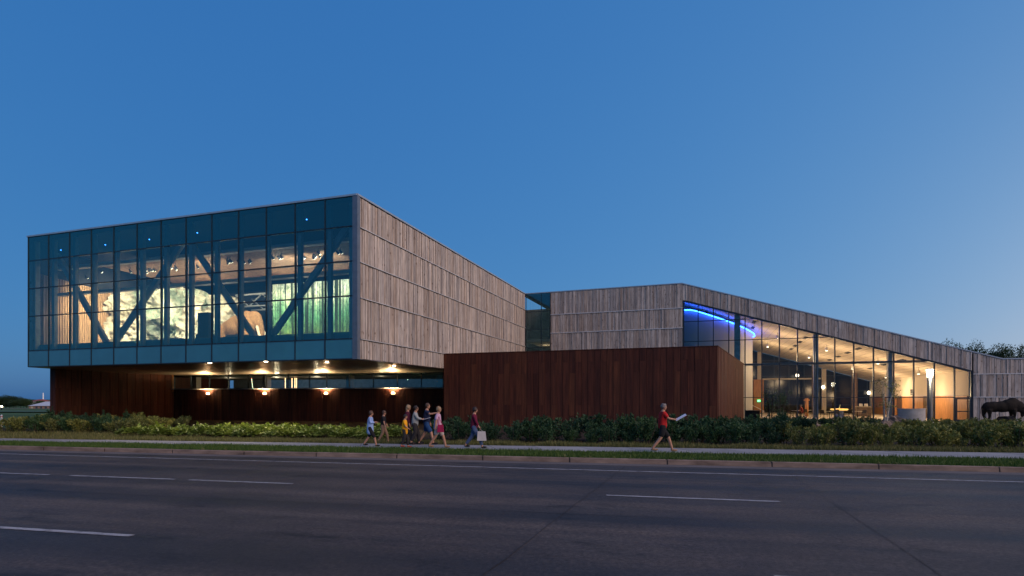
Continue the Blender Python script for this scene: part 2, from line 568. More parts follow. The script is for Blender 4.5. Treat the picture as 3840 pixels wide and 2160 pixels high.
def lamp(kind, loc, energy, color, parent=None, size=0.1, aim=None, spot=90, blend=0.6):
    l = bpy.data.lights.new(kind.lower() + '_light', kind)
    l.energy, l.color = energy, color
    if kind == 'AREA':
        l.shape = 'RECTANGLE'
        l.size, l.size_y = (size if isinstance(size, tuple) else (size, size))
    else:
        l.shadow_soft_size = size
    if kind == 'SPOT':
        l.spot_size, l.spot_blend = radians(spot), blend
    o = bpy.data.objects.new('light', l)
    COL.objects.link(o)
    o.location = Vector(loc) - (parent_loc(parent) if parent else Vector((0, 0, 0)))
    if aim is not None:
        o.rotation_euler = (Vector(aim) - Vector(loc)).to_track_quat('-Z', 'Y').to_euler()
    if parent:
        o.parent = parent
    return o

# ------------------------------------------------------------------ plan of the site
G = PL(at(105, 38.3), at(1338, 30.4))          # glass front of the raised box
W = PL(at(1338, 30.4), at(1968, 59.1))         # timber flank of the raised box
M = PL(at(1968, 59.1), at(3640, 46.0))         # long street front: timber, lobby glazing
R = PL(at(1665, 40.4), at(2689, 34.3))         # steel-clad block, street side
RS = PL(R.p(R.L, 0, 0).xy, M.p(M.s(2787), 0, 0).xy)
LW = PL(at(206, 39.9), at(650, 51.5))          # steel wall below the box, end
KW = PL(at(650, 51.5), at(1664, 45.4))         # steel wall below the box, with window band
Z_BOX0, Z_BOX1, Z_RED = 4.19, 13.15, 5.22
D_LOB = 30.0

def line(px0, y0, px1, y1):
    k = (y1 - y0) / (px1 - px0)
    return lambda x: y0 + k * (x - px0)
kerb_y = line(-21, 22.75, 5, 17.55)
walk_f = line(-23.9, 25.35, 12.0, 18.74)
walk_b = line(-25.2, 27.18, 12.4, 20.87)
edge_y = line(-19.4, 20.9, 12.8, 13.8)

def hill(x, y):
    """lie of the land: level round the museum, falling away behind it"""
    t = max(0.0, y - 70.0)
    return -0.02 - 0.0145 * min(t, 620.0)

# ground sheet to the horizon
g = MB()
xs = [-6000, -2500, -1000, -400, -160, -70, -30, 0, 30, 70, 160, 400, 1000, 2500, 6000]
ys = [-60, -20, 0, 10, 14]
gx, gy = len(xs), 0
rows = [-60.0, 30.0, 70.0, 110, 160, 240, 340, 480, 690, 1200, 2500, 7000]
vsg = [(x, y, (-0.40 if y < 31 else hill(x, y) - (0.30 if y < 71 else 0))) for y in rows for x in xs]
fsg = [(j * gx + i, j * gx + i + 1, (j + 1) * gx + i + 1, (j + 1) * gx + i) for j in range(len(rows) - 1) for i in range(gx - 1)]
g.add(vsg, fsg)
struct(g.build('ground', FIELD))

def strip(name, f0, f1, x0, x1, z, mat, n=30, thick=None):
    b = MB()
    for i in range(n):
        a, c = x0 + (x1 - x0) * i / n, x0 + (x1 - x0) * (i + 1) / n
        k = [(a, f0(a), z), (c, f0(c), z), (c, f1(c), z), (a, f1(a), z)]
        if thick:
            b.hexa([(p[0], p[1], z - thick) for p in k], k)
        else:
            b.add(k, [(0, 1, 2, 3)])
    return b

XA, XB = -110.0, 70.0
road = struct(strip('road', lambda x: kerb_y(x) - 24, lambda x: kerb_y(x) - 0.0, XA, XB, -0.15, ASPHALT).build('road', ASPHALT))
gutter = strip('gutter', lambda x: kerb_y(x) - 0.62, lambda x: kerb_y(x) - 0.02, XA, XB, -0.146, CONC)
gut = gutter.build('gutter', plain('gutter_concrete', (0.115, 0.10, 0.095), 0.85, 0, 0.2, 1.5, 0.3, 0.2, (0.4, 1.5, 1)), road)

def mark(f, x0, x1, w, z=-0.142, mat=PAINT, name='lane_marking'):
    b = MB()
    n = max(1, int((x1 - x0) / 2.5))
    for i in range(n):
        a, c = x0 + (x1 - x0) * i / n, x0 + (x1 - x0) * (i + 1) / n
        b.add([(a, f(a), z), (c, f(c), z), (c, f(c) + w, z), (a, f(a) + w, z)], [(0, 1, 2, 3)])
    return b.build(name, mat, road)
mark(edge_y, XA, XB, 0.12, name='edge_line')
dash = lambda x: 12.35 - 0.218 * x
for x0, x1 in ((-29, -25.8), (-16.1, -12.75), (-12.05, -8.75), (-8.35, -5.4), (2.05, 5.45), (14.0, 17.3), (26, 29.3)):
    mark(dash, x0, x1, 0.12, name='lane_dash')
dash2 = lambda x: 7.10 - 0.218 * x
for x0, x1 in ((-21, -17.7), (-9.1, -5.8), (3.1, 6.4)):
    mark(dash2, x0, x1, 0.12, name='lane_dash')
JOINT = plain('bitumen_joint', (0.024, 0.021, 0.021), 0.7, 0, 0.3, 9)
def crack(p, q, w, seed):
    rr = random.Random(seed)
    n = 26
    pts = [Vector((p[0] + (q[0] - p[0]) * i / n + rr.uniform(-1, 1) * w * 1.2, p[1] + (q[1] - p[1]) * i / n + rr.uniform(-1, 1) * w, -0.141)) for i in range(n + 1)]
    d = (Vector(q) - Vector(p)).normalized()
    s = Vector((-d.y, d.x, 0))
    vs, fs = [], []
    for i, a in enumerate(pts):
        ww = w * rr.uniform(0.35, 0.75)
        vs += [a - s * ww, a + s * ww]
        if i:
            fs.append((2 * i - 2, 2 * i - 1, 2 * i + 1, 2 * i))
    MB().add(vs, fs).build('road_joint', JOINT, road)
crack((3.55, 17.2), (-1.2, 4.2), 0.015, 1)
crack((8.0, 16.3), (4.4, 4.2), 0.010, 2)
crack((-40, 18.6), (30, 4.0), 0.011, 3)
crack((-14.3, 21.3), (-21.0, 6.0), 0.008, 4)
crack((-30, 22.6), (40, 7.6), 0.011, 6)

# kerb: cast lengths with open joints
kerb = struct(strip('kerb', lambda x: kerb_y(x) + 0.03, lambda x: kerb_y(x) + 0.15, XA, XB, -0.03, CONC, 30, 0.2).build('kerb', JOINT))
x = -64.0
i = 0
while x < 44:
    L = 3.05 if (i % 3) else 2.9
    a, c = x, x + L
    b = MB()
    k = [(a + 0.022, kerb_y(a)), (c - 0.022, kerb_y(c)), (c - 0.022, kerb_y(c) + 0.17), (a + 0.022, kerb_y(a) + 0.17)]
    dz = RNG.uniform(-0.006, 0.006)
    bot = [Vector((p[0], p[1], -0.2)) for p in k]
    mid = [Vector((p[0], p[1] + (0.025 if j < 2 else 0), -0.015 + dz)) for j, p in enumerate(k)]
    top = [Vector((p[0], p[1] + (0.05 if j < 2 else 0), 0.0 + dz)) for j, p in enumerate(k)]
    b.hexa(bot, mid, RNG.random())
    b.hexa(mid, top, RNG.random())
    o = b.build('kerb_stone', KERB_M, kerb)
    x = c
    i += 1

# verge, walk, beds
struct(strip('verge', lambda x: kerb_y(x) + 0.16, lambda x: walk_f(x), XA, XB, -0.02, GRASS_BASE, 30).build('verge', GRASS_BASE))
walk = struct(strip('sidewalk', lambda x: walk_f(x) + 0.01, lambda x: walk_b(x) - 0.01, XA, XB, -0.03, JOINT, 30).build('sidewalk', plain('walk_joint', (0.05, 0.05, 0.05), 0.9)))
x = -60.0
SLABS = [CONC_WALK, plain('sidewalk_concrete_b', (0.22, 0.22, 0.225), 0.85, 0, 0.16, 1.3, 0.3, 0.15), plain('sidewalk_concrete_c', (0.285, 0.28, 0.275), 0.85, 0, 0.12, 0.9, 0.3, 0.15)]
while x < 44:
    c = x + 1.85
    b = MB()
    dz = RNG.uniform(-0.004, 0.004)
    k = [Vector((x + 0.012 + 0.25, walk_f(x), 0)), Vector((c - 0.012 + 0.25, walk_f(c), 0)), Vector((c - 0.012 - 0.2, walk_b(c), 0)), Vector((x + 0.012 - 0.2, walk_b(x), 0))]
    b.hexa([p + Vector((0, 0, -0.1)) for p in k], [p + Vector((0, 0, dz)) for p in k])
    b.build('paving_slab', RNG.choice(SLABS), walk)
    x = c
struct(strip('lawn', lambda x: walk_b(x), lambda x: walk_b(x) + (60 if x > -29.5 else 8.5), XA, XB, -0.015, SOIL, 60).build('lawn', SOIL))

# ------------------------------------------------------------------ the museum
museum = thing('museum_building', 'museum with raised glass-fronted timber box, rusted steel base and sloping glazed lobby', 'building', (*M.p(0, 0, 0).xy, 0))

def cell(pl, s0, s1, z0, z1, d, top=None):
    """polygon of a pane between s0..s1 and z0..z1, cut off under the line top(s)"""
    pts = [(s0, z0), (s1, z0), (s1, z1), (s0, z1)]
    if top is None:
        return [pl.p(a, d, z) for a, z in pts]
    out = []
    for i in range(4):
        p, q = pts[i], pts[(i + 1) % 4]
        fp, fq = top(p[0]) - p[1], top(q[0]) - q[1]
        if fp >= 0:
            out.append(p)
        if (fp >= 0) != (fq >= 0):
            t = fp / (fp - fq)
            out.append((p[0] + t * (q[0] - p[0]), p[1] + t * (q[1] - p[1])))
    return [pl.p(a, d, z) for a, z in out] if len(out) > 2 else None

def curtain(pl, parent, xs, zs, glass_of, top=None, mw=0.06, md=0.09, z_low=None):
    """glazing of mullions, transoms and one pane for each cell"""
    cw = part_empty('curtain_wall', parent)
    for i in range(len(xs) - 1):
        for j in range(len(zs) - 1):
            poly = cell(pl, xs[i] + 0.012, xs[i + 1] - 0.012, zs[j] + 0.012, zs[j + 1] - 0.012, 0.0, top)
            if poly:
                MB().add(poly, [tuple(range(len(poly)))]).build('pane', glass_of(i, j), cw, fix=False)
    for k, s in enumerate(xs):
        zt = zs[-1] if top is None else min(zs[-1], top(s))
        w = mw
        MB().fbox(pl, s - w / 2, s + w / 2, -0.02 - md, 0.03, zs[0], zt).build('mullion', FRAME, cw)
    for j, z in enumerate(zs):
        b = MB()
        for i in range(len(xs) - 1):
            if top is None or (top(xs[i]) > z and top(xs[i + 1]) > z):
                b.fbox(pl, xs[i] + mw / 2, xs[i + 1] - mw / 2, -0.02 - md, 0.025, z - 0.03, z + 0.03)
            elif top(xs[i]) > z:
                # transom that dies into the sloping head
                t = (top(xs[i]) - z) / (top(xs[i]) - top(xs[i + 1]))
                b.fbox(pl, xs[i] + mw / 2, xs[i] + (xs[i + 1] - xs[i]) * t, -0.02 - md, 0.025, z - 0.03, z + 0.03)
        if b.v:
            b.build('transom', FRAME, cw)
    return cw

BOARDS = []          # (visible size, builder, wall)
def board_field(pl, wall, s0, s1, zb, zt, wide=(0.10, 0.14, 0.18, 0.24), base=0.03, seed=1):
    rr = random.Random(seed)
    s = s0
    while s < s1 - 0.05:
        w = min(rr.choice(wide) * rr.uniform(0.9, 1.1), s1 - s)
        a, c = s + 0.011, s + w - 0.011
        d = base + rr.choice((0.0, 0.015, 0.035, 0.05))
        b = MB().fbox(pl, a, c, 0.002, d, zb(a), zt(a) - rr.uniform(0, 0.012), rr.random(), zt1=zt(c) - rr.uniform(0, 0.012), zb1=zb(c))
        p = pl.p((a + c) / 2, 0, 0)
        view = abs(Vector((p.x, p.y)).normalized().dot(pl.n))
        px_w = F * (c - a) * view / p.y
        inside = -50 < CX + F * p.x / p.y < 3890
        px_h = F * (zt(a) - zb(a)) / p.y
        BOARDS.append(((px_w * px_h if inside else 0), b, wall))
        s += w

const = lambda z: (lambda s: z)

# --- raised box: shell
bx_a, bx_b = G.p(0, 0, 0), G.p(G.L, 0, 0)
back = (W.p(W.L, 0, 0) - W.p(0, 0, 0))
bx_c, bx_d = bx_b + back, bx_a + Vector((0, 27.5, 0))
shift = lambda p, z: Vector((p.x, p.y, z))
sof = MB().prism([shift(p, Z_BOX0 - 0.06) for p in (bx_a + W.p(0.0, 0, 0) - W.p(0, 0, 0), bx_b, bx_c, bx_d)], (0, 0, 0.05))
sof.build('soffit', SOFFIT, museum)
MB().prism([shift(p, Z_BOX0 + 0.02) for p in (G.p(0.3, -0.35, 0), G.p(G.L - 0.3, -0.35, 0), W.p(W.L - 0.1, -0.3, 0), bx_d)], (0, 0, 0.9)).build('floor_slab', DARK_IN, museum)
roof_poly = [G.p(-0.02, 0.04, 0), W.p(-0.02, 0.05, 0) + Vector((0.02, -0.03, 0)), W.p(W.L, 0.05, 0), bx_d]
rf = MB().prism([shift(p, Z_BOX1 - 0.22) for p in [G.p(0.1, -0.2, 0), G.p(G.L - 0.2, -0.2, 0), W.p(W.L, -0.15, 0), bx_d]], (0, 0, 0.30)).build('roof', DARK_IN, museum)
cop = MB()
cop.fbox(G, -0.04, G.L + 0.02, -0.35, 0.07, Z_BOX1 + 0.0, Z_BOX1 + 0.10)
cop.fbox(W, -0.02, W.L, -0.35, 0.09, Z_BOX1 + 0.003, Z_BOX1 + 0.103)
cop.build('roof_coping', COPING, rf)
# inner lining: back wall, flank lining, far flank
MB().fbox(G, 0.1, G.L - 0.3, -17.3, -17.0, Z_BOX0 + 0.95, Z_BOX1 - 0.25).build('back_wall', DARK_IN, museum)
MB().fbox(W, 0.35, W.L - 0.2, -0.30, -0.05, Z_BOX0 + 0.0, Z_BOX1 - 0.05).build('flank_wall', DARK_IN, museum)
LF = PL(bx_d.xy, bx_a.xy)
MB().fbox(LF, 0, LF.L - 0.02, -0.3, 0.0, Z_BOX0, Z_BOX1).build('far_flank_wall', WOOD, museum)
# corner post at the glass and timber arris
MB().fbox(W, -0.05, 0.22, -0.25, 0.07, Z_BOX0 - 0.06, Z_BOX1).build('corner_trim', FRAME_GREY, museum)

# --- raised box: glass front
g_px = [105, 183, 262, 342, 427, 513, 602.5, 695, 793, 894, 998, 1107, 1219, 1336]
g_s = [0.04] + [2.045 + 2.016 * i for i in range(12)] + [G.L - 0.06]
g_z = [4.16, 5.27, 7.65, 9.57, 11.50, Z_BOX1]
def g_glass(i, j):
    if j == 0:
        return SPANDREL
    if j == 4:
        return SPANDREL_TOP
    return GLASS
curtain(G, museum, g_s, g_z, g_glass)
# --- raised box: structure behind the glass
def brace(px0, y0, px1, y1, w=0.30):
    pl = G.off(-0.75)
    a = pl.p(pl.s(px0), 0, pl.z(px0, y0))
    b = pl.p(pl.s(px1), 0, pl.z(px1, y1))
    MB().bar(a, b, 0.34, 0.22, up=(pl.n.x, pl.n.y, 0)).build('brace', STEEL_PAINT, museum)
brace(215, 955, 400, 1283)
brace(432, 1283, 690, 905)
brace(712, 905, 965, 1280)
brace(1010, 1275, 1300, 855)
for i, s in enumerate(g_s[1:-1]):
    sgn = -1 if i in (2, 3, 8, 9) else 1
    MB().fbox(G, min(s, s + sgn * 0.24), max(s, s + sgn * 0.24), -0.42, -0.2, 5.1, 12.9).build('column', STEEL_PAINT, museum)
MB().fbox(G, 0.12, 0.42, -0.5, -0.2, 5.1, 12.9).build('column', STEEL_PAINT, museum)
MB().fbox(G, G.L - 0.62, G.L - 0.35, -0.5, -0.2, 5.1, 12.9).build('column', STEEL_PAINT, museum)
BEAM = plain('pale_steel_tube', (0.50, 0.47, 0.42), 0.5, 0, 0.05)
for z in (11.22, 9.37):
    MB().fbox(G, 0.8, G.L - 0.8, -1.6, -1.25, z - 0.11, z + 0.09).build('beam', BEAM, museum)
MB().fbox(G, 0.1, G.L - 0.4, -1.3, -0.45, 5.1, 5.72).build('window_bench', SPANDREL, museum)
# slatted cedar ceiling hung behind the truss
wc = MB().fbox(G, 2.2, G.L - 0.6, -11.4, -3.1, 11.86, 11.92).build('slatted_ceiling', DARK_IN, museum)
bt = MB()
for k in range(48):
    d = -3.2 - k * 0.168
    bt.fbox(G, 2.3, G.L - 0.7, d - 0.11, d, 11.74, 11.855, RNG.random())
bt.build('ceiling_battens', WOOD_CEIL, wc, kind='stuff')
# bare trusses further in
tr = MB()
for d in (-12.4, -14.2):
    tr.fbox(G, 6, G.L - 1, d - 0.1, d + 0.1, 10.9, 11.05)
    tr.fbox(G, 6, G.L - 1, d - 0.1, d + 0.1, 9.9, 10.02)
    n = 14
    for k in range(n):
        a = 6 + (G.L - 7) * k / n
        c = 6 + (G.L - 7) * (k + 1) / n
        tr.bar(G.p(a, d, 9.96 if k % 2 else 10.97), G.p(c, d, 10.97 if k % 2 else 9.96), 0.08, 0.08)
tr.build('roof_truss', STEEL_PAINT, museum)
# cedar slat screen at the far left end
scr = part_empty('slat_screen', museum)
SLAT_M = plain('pale_cedar', (0.44, 0.27, 0.15), 0.6, 0, 0.35, 5, 0.3, 0.1, (3, 3, 0.25))
n = 30
for k in range(n):
    a = LF.L - 0.7 - k * 0.235
    MB().fbox(LF, a - 0.15, a, -0.50, -0.36, 5.1, 10.7, RNG.random()).build('slat', SLAT_M, scr)
MB().fbox(LF, 0.5, LF.L - 0.4, -0.35, -0.31, 5.1, 12.9).build('flank_lining', DARK_IN, museum)
MB().fbox(LF, LF.L - 8.0, LF.L - 0.4, -0.358, -0.351, 5.1, 10.75).build('screen_back', plain('dark_cedar', (0.16, 0.07, 0.025), 0.7), scr)

# --- raised box: timber flank
w_z = [Z_BOX0 - 0.05, 5.27, 7.56, 9.53, 11.46, Z_BOX1]
wall_w = MB().fbox(W, 0.22, W.L, -0.05, 0.0, Z_BOX0, Z_BOX1 - 0.01).build('timber_wall', DARK_IN, museum)
for j in range(5):
    board_field(W, wall_w, 0.24, W.L - 0.02, const(w_z[j] + 0.035), const(w_z[j + 1] - 0.06), seed=10 + j)
for j in range(1, 5):
    MB().fbox(W, 0.23, W.L, 0.002, 0.115, w_z[j] - 0.026, w_z[j] + 0.012).build('flashing', FLASH, wall_w)

# --- long street front: timber
s_pk, s_gl = M.s(2557), M.s(2563)
s_re, s_lo = M.s(3645), M.s(3760)
z_pk, z_lo = Z_BOX1 - 0.02, 5.17
roof_z = lambda s: z_pk if s <= s_pk else (z_pk + (z_lo - z_pk) * (s - s_pk) / (s_lo - s_pk) if s < s_lo else z_lo)
zh0, zh1 = 11.50, 4.24
head_z = lambda s: zh0 + (zh1 - zh0) * (s - s_gl) / (s_re - s_gl)
s_cn = M.s(2065)
wall_m = MB().fbox(M, s_cn, s_gl, -0.3, 0.0, 0.0, z_pk - 0.05).build('timber_wall', DARK_IN, museum)
MB().fbox(M, s_gl, s_re, -0.3, 0.0, head_z(s_gl) + 0.05, roof_z(s_gl) - 0.05, zt1=roof_z(s_re) - 0.05, zb1=head_z(s_re) + 0.05).build('head_wall', DARK_IN, wall_m)
S_END = M.s(4500)
MB().fbox(M, s_re + 0.05, s_lo, -0.3, 0.0, 0, roof_z(s_re) - 0.06, zt1=z_lo - 0.05).build('end_wall', DARK_IN, wall_m)
MB().fbox(M, s_lo, S_END, -0.3, 0.0, 0, z_lo - 0.05).build('low_wall', DARK_IN, wall_m)
m_z = [4.6, 6.95, 8.85, 10.79, z_pk]
for j in range(4):
    board_field(M, wall_m, s_cn + 0.02, s_gl - 0.08, const(m_z[j] + 0.03), const(m_z[j + 1] - 0.03), seed=30 + j, wide=(0.12, 0.16, 0.22, 0.28))
for j in range(1, 4):
    MB().fbox(M, s_cn, s_gl - 0.06, 0.002, 0.115, m_z[j] - 0.045, m_z[j] + 0.028).build('flashing', FLASH, wall_m)
board_field(M, wall_m, s_gl - 0.08, s_re - 0.02, lambda s: head_z(max(s, s_gl)) + 0.06 if s >= s_gl else head_z(s_gl), lambda s: roof_z(s) - 0.02, seed=40, wide=(0.12, 0.17, 0.22, 0.28))
board_field(M, wall_m, s_re + 0.08, s_lo, const(4.02), lambda s: roof_z(s) - 0.03, seed=41, wide=(0.12, 0.17, 0.22, 0.28))
board_field(M, wall_m, s_lo, S_END, const(4.02), lambda s: z_lo - 0.03, seed=42, wide=(0.12, 0.17, 0.22, 0.28))
for a, c, sd_ in ((2.12, 3.98, 43), (0.06, 2.06, 44)):
    board_field(M, wall_m, s_re + 0.08, S_END, const(a), const(c), seed=sd_, wide=(0.12, 0.17, 0.22, 0.28))
for z in (4.0, 2.09):
    MB().fbox(M, s_re + 0.06, S_END, 0.002, 0.115, z - 0.04, z + 0.026).build('flashing', FLASH, wall_m)

# boards: the 300 that show largest are pieces, the others one joined part for each wall
BOARDS.sort(key=lambda t: -t[0])
for area, b, wall in BOARDS[:300]:
    b.build('board', WOOD, wall)
for wall in (wall_w, wall_m):
    j = MB()
    for area, b, w_ in BOARDS[300:]:
        if w_ is wall:
            k = len(j.v)
            j.v += b.v
            j.r += b.r
            j.f += [tuple(i + k for i in q) for q in b.f]
    if j.v:
        j.build('cladding', WOOD, wall, kind='stuff')

# --- long street front: roof
DD = -M.n
def roof_pt(s, d, dz):
    return M.p(s, d, roof_z(s) + dz)
lr = MB()
for a, c in ((-0.2, s_pk), (s_pk, s_lo), (s_lo, S_END)):
    za, zc = roof_z(a), roof_z(c)
    lr.fbox(M, a, c, -31.5, -0.02, za - 0.16, za, zt1=zc, zb1=zc - 0.16)
lroof = lr.build('roof', plain('roof_membrane', (0.30, 0.31, 0.33), 0.6), museum)
lc = MB()
for a, c, e in ((0.0, s_pk, 0), (s_pk, s_lo, 0.001), (s_lo, S_END, 0.002)):
    za, zc = roof_z(a), roof_z(c)
    lc.fbox(M, a, c, -0.35, 0.09 + e, za + 0.004, za + 0.10, zt1=zc + 0.10, zb1=zc + 0.004)
lc.build('roof_coping', COPING, lroof)

# --- glazed link between box and street front
curtain(M, museum, [0.12, s_cn / 2 + 0.4, s_cn - 0.05], [Z_RED - 2, 7.4, 9.3, 11.2, z_pk], lambda i, j: GLASS, mw=0.05)
MB().fbox(M, -9.0, s_cn + 1, -9.0, -8.8, 0, z_pk - 0.2).build('link_back_wall', plain('brown_plaster', (0.12, 0.085, 0.06), 0.8), museum)
MB().fbox(M, 0.1, s_cn + 4, -8.7, -0.3, 8.0, 8.3).build('link_floor', WALL_IN, museum)
for pp in ((s_cn * 0.45, -4.0, 7.6), (s_cn * 0.5, -4.0, 4.6)):
    lamp('POINT', M.p(*pp), 14, (1, 0.75, 0.48), museum, 0.15)

# --- steel-clad block
def corten_panel(pl, wall, s0, s1, z0, z1, seed, join=False, cw=0.43, rows=(1.62, 2.9), top_gap=0.0):
    rr = random.Random(seed)
    n = max(1, round((s1 - s0) / cw))
    j = MB()
    for i in range(n):
        a, c = s0 + (s1 - s0) * i / n, s0 + (s1 - s0) * (i + 1) / n
        cuts = [z0] + [z for z in [z0 + (rows[0] if i % 2 else rows[0] * 0.55) + k * rows[1] for k in range(4)] if z < z1 - 0.3] + [z1]
        for k in range(len(cuts) - 1):
            d = 0.03 + (0.022 if (i % 2) else 0.0) + rr.uniform(0, 0.004)
            args = (pl, a + 0.006, c - 0.006, 0.002, d, cuts[k] + 0.005, cuts[k + 1] - 0.005, rr.random())
            if join:
                j.fbox(*args)
            else:
                MB().fbox(*args).build('steel_panel', CORTEN, wall)
    if join:
        j.build('steel_cladding', CORTEN, wall, kind='stuff')
wall_r = MB().fbox(R, 0.0, R.L, -0.25, 0.0, -0.1, Z_RED - 0.02).build('steel_wall', CORTEN, museum)
corten_panel(R, wall_r, 0.0, R.L - 0.03, -0.1, Z_RED - 0.03, 5)
wall_rs = MB().fbox(RS, 0.26, RS.L - 0.1, -0.25, 0.0, -0.1, Z_RED - 0.02).build('steel_wall', CORTEN, museum)
corten_panel(RS, wall_rs, 0.0, RS.L - 0.1, -0.1, Z_RED - 0.03, 6, join=True)
rr_roof = [R.p(0, -0.02, 0), R.p(R.L, -0.02, 0), RS.p(RS.L, -0.02, 0), M.p(0.3, 0.05, 0), W.p(W.L, 0.05, 0)]
MB().prism([shift(p, Z_RED - 0.16) for p in rr_roof], (0, 0, 0.12)).build('low_roof', DARK_IN, museum)
cp = MB()
cp.fbox(R, 0, R.L + 0.06, -0.3, 0.065, Z_RED - 0.018, Z_RED + 0.03)
cp.fbox(RS, -0.06, RS.L, -0.3, 0.067, Z_RED - 0.015, Z_RED + 0.033)
cp.build('parapet_cap', CORTEN, museum)
RJ = PL(W.p(RS.L * 0 + 10.6, 0, 0).xy, R.p(0, 0, 0).xy)

# --- walls under the raised box
z_sill = 2.80
wall_l = MB().fbox(LW, 0, LW.L - 0.05, -0.4, 0.0, -0.3, Z_BOX0 - 0.062).build('steel_wall', CORTEN, museum)
corten_panel(LW, wall_l, 0.0, LW.L - 0.25, -0.3, Z_BOX0 - 0.07, 7, rows=(1.7, 2.1))
wall_k = MB().fbox(KW, 0.05, KW.L, -0.4, 0.0, -0.3, z_sill).build('steel_wall', CORTEN, museum)
corten_panel(KW, wall_k, 0.2, KW.L, -0.3, z_sill - 0.02, 8, rows=(9, 9))
lb = [LW.p(0.02, -0.05, -0.3), LW.p(LW.L - 0.1, -0.42, -0.3), LW.p(LW.L + 9, -0.42, -0.3), LW.p(2, -0.05, -0.3) + Vector((-7.5, 9.0, 0))]
MB().prism(lb, (0, 0, Z_BOX0 + 0.3 - 0.066)).build('lower_block', CORTEN, museum)
# sill and jamb of the window band
MB().fbox(KW, 0.02, KW.L, -0.35, 0.28, z_sill + 0.004, z_sill + 0.05).build('window_sill', FLASH, museum)
MB().fbox(LW, LW.L - 0.24, LW.L + 0.02, -0.3, 0.09, z_sill - 0.2, Z_BOX0 - 0.07).build('window_jamb', plain('lamplit_rust_jamb', (0.32, 0.13, 0.03), 0.6), museum)  # steel jamb colour brightened to orange for lamp light falling on it
k_s = [0.08] + [KW.s(p) for p in (715, 785, 855, 930, 995, 1080, 1160, 1225, 1310, 1400, 1490, 1580)] + [KW.L - 0.05]
curtain(KW, museum, k_s, [z_sill + 0.06, Z_BOX0 - 0.075], lambda i, j: GLASS, mw=0.06)
# gallery behind the window band
MB().fbox(KW, -1, KW.L + 1, -9.2, -9.0, 0, Z_BOX0 - 0.08).build('gallery_wall', plain('blue_grey_plaster', (0.14, 0.17, 0.20), 0.8), museum)
MB().fbox(KW, -1, KW.L + 1, -9.0, -0.5, 3.98, 4.05).build('gallery_ceiling', plain('dark_ceiling', (0.10, 0.09, 0.075), 0.6), museum)
for px in (702, 970, 1288, 1636):
    s = KW.s(px)
    MB().fbox(KW, s - 0.24, s + 0.24, -1.4, -0.8, 0, 3.97).build('gallery_column', WALL_IN, museum)
for px, e in ((740, 70), (930, 120), (1090, 90), (1350, 25)):
    lamp('POINT', KW.p(KW.s(px), -4.0, 3.5), e, (1, 0.78, 0.5), museum, 0.2)
# strings of small lights hanging in the gallery
bulb_w, bulb_g, bulb_r = emit('warm_bulb', (1, 0.55, 0.25), 6), emit('green_bulb', (0.25, 1, 0.6), 4), emit('red_bulb', (1, 0.2, 0.12), 4)
def string(px, d, mats, n=9, lean=0.0):
    pl = KW.off(d)
    t = thing('string_light', 'string of ' + ('green and red' if len(mats) > 1 else 'warm') + ' bulbs hanging behind the low window band', 'string lights', pl.p(pl.s(px), 0, 2.9), 'bulb strings in the low window band')
    MB().bar(pl.p(pl.s(px), 0, 2.9), pl.p(pl.s(px) - lean, 0, 3.98), 0.012, 0.012).build('wire', BLACK, t)
    for k in range(n):
        z = 2.95 + k * 1.0 / n
        MB().blob(pl.p(pl.s(px) - lean * k / n, 0, z), (0.035, 0.035, 0.05), 6, 4).build('bulb', mats[k % len(mats)], t)
string(948, -2.5, [bulb_g, bulb_r], 10, 0.15)
string(1070, -2.5, [bulb_w])
string(1095, -2.7, [bulb_w])
string(1106, -2.4, [bulb_w])
string(1112, -2.9, [bulb_w])

# sconces below the sill and downlights in the soffit
LAMP_GLOW = emit('warm_lamp_glow', (1.0, 0.62, 0.30), 9)
for px in (783, 995, 1225, 1476):
    s = KW.s(px)
    t = thing('wall_sconce', 'half-round wall sconce glowing under the window sill', 'wall lamp', KW.p(s, 0.06, 2.2), 'sconces on the steel wall under the box')
    c = KW.p(s, 0.07, 2.28)
    ang = math.atan2(KW.n.y, KW.n.x)
    MB().lathe(c, [(0.02, -0.02), (0.19, 0.0), (0.22, 0.05)], 14, a0=ang - pi / 2, a1=ang + pi / 2).build('bowl', BLACK, t)
    MB().lathe(c, [(0.01, 0.0), (0.14, 0.03), (0.18, 0.12), (0.13, 0.22), (0.02, 0.26)], 14, a0=ang - pi / 2, a1=ang + pi / 2).build('lamp_glass', LAMP_GLOW, t)
    lamp('POINT', KW.p(s, 0.30, 2.52), 14, (1, 0.66, 0.34), t, 0.08)
    lamp('SPOT', KW.p(s, 0.5, 2.3), 800, (1, 0.68, 0.36), t, 0.12, aim=KW.p(s, 0.75, 4.2), spot=150, blend=0.5)
DOWN = emit('downlight_lens', (1.0, 0.80, 0.52), 30)
for px, py in ((787, 1360), (997, 1354.5), (1226, 1357), (1478, 1371)):
    Y = (Z_BOX0 - 0.06 - CZ) * F / (HY - py)
    x_, y_ = at(px, Y)
    t = thing('soffit_downlight', 'round downlight shining in the polished soffit of the raised box', 'downlight', (x_, y_, Z_BOX0 - 0.1), 'downlights in the soffit')
    MB().lathe((x_, y_, Z_BOX0 - 0.075), [(0.16, 0.0), (0.16, 0.014)], 16).build('trim_ring', FRAME_GREY, t)
    MB().lathe((x_, y_, Z_BOX0 - 0.105), [(0.02, 0.0), (0.09, 0.008), (0.11, 0.026)], 14).build('lens', DOWN, t)
    lamp('SPOT', (x_, y_, Z_BOX0 - 0.16), 1300, (1, 0.84, 0.55), t, 0.1, aim=(x_ + 0.1, y_ - 3.3, 0), spot=72, blend=1.0)

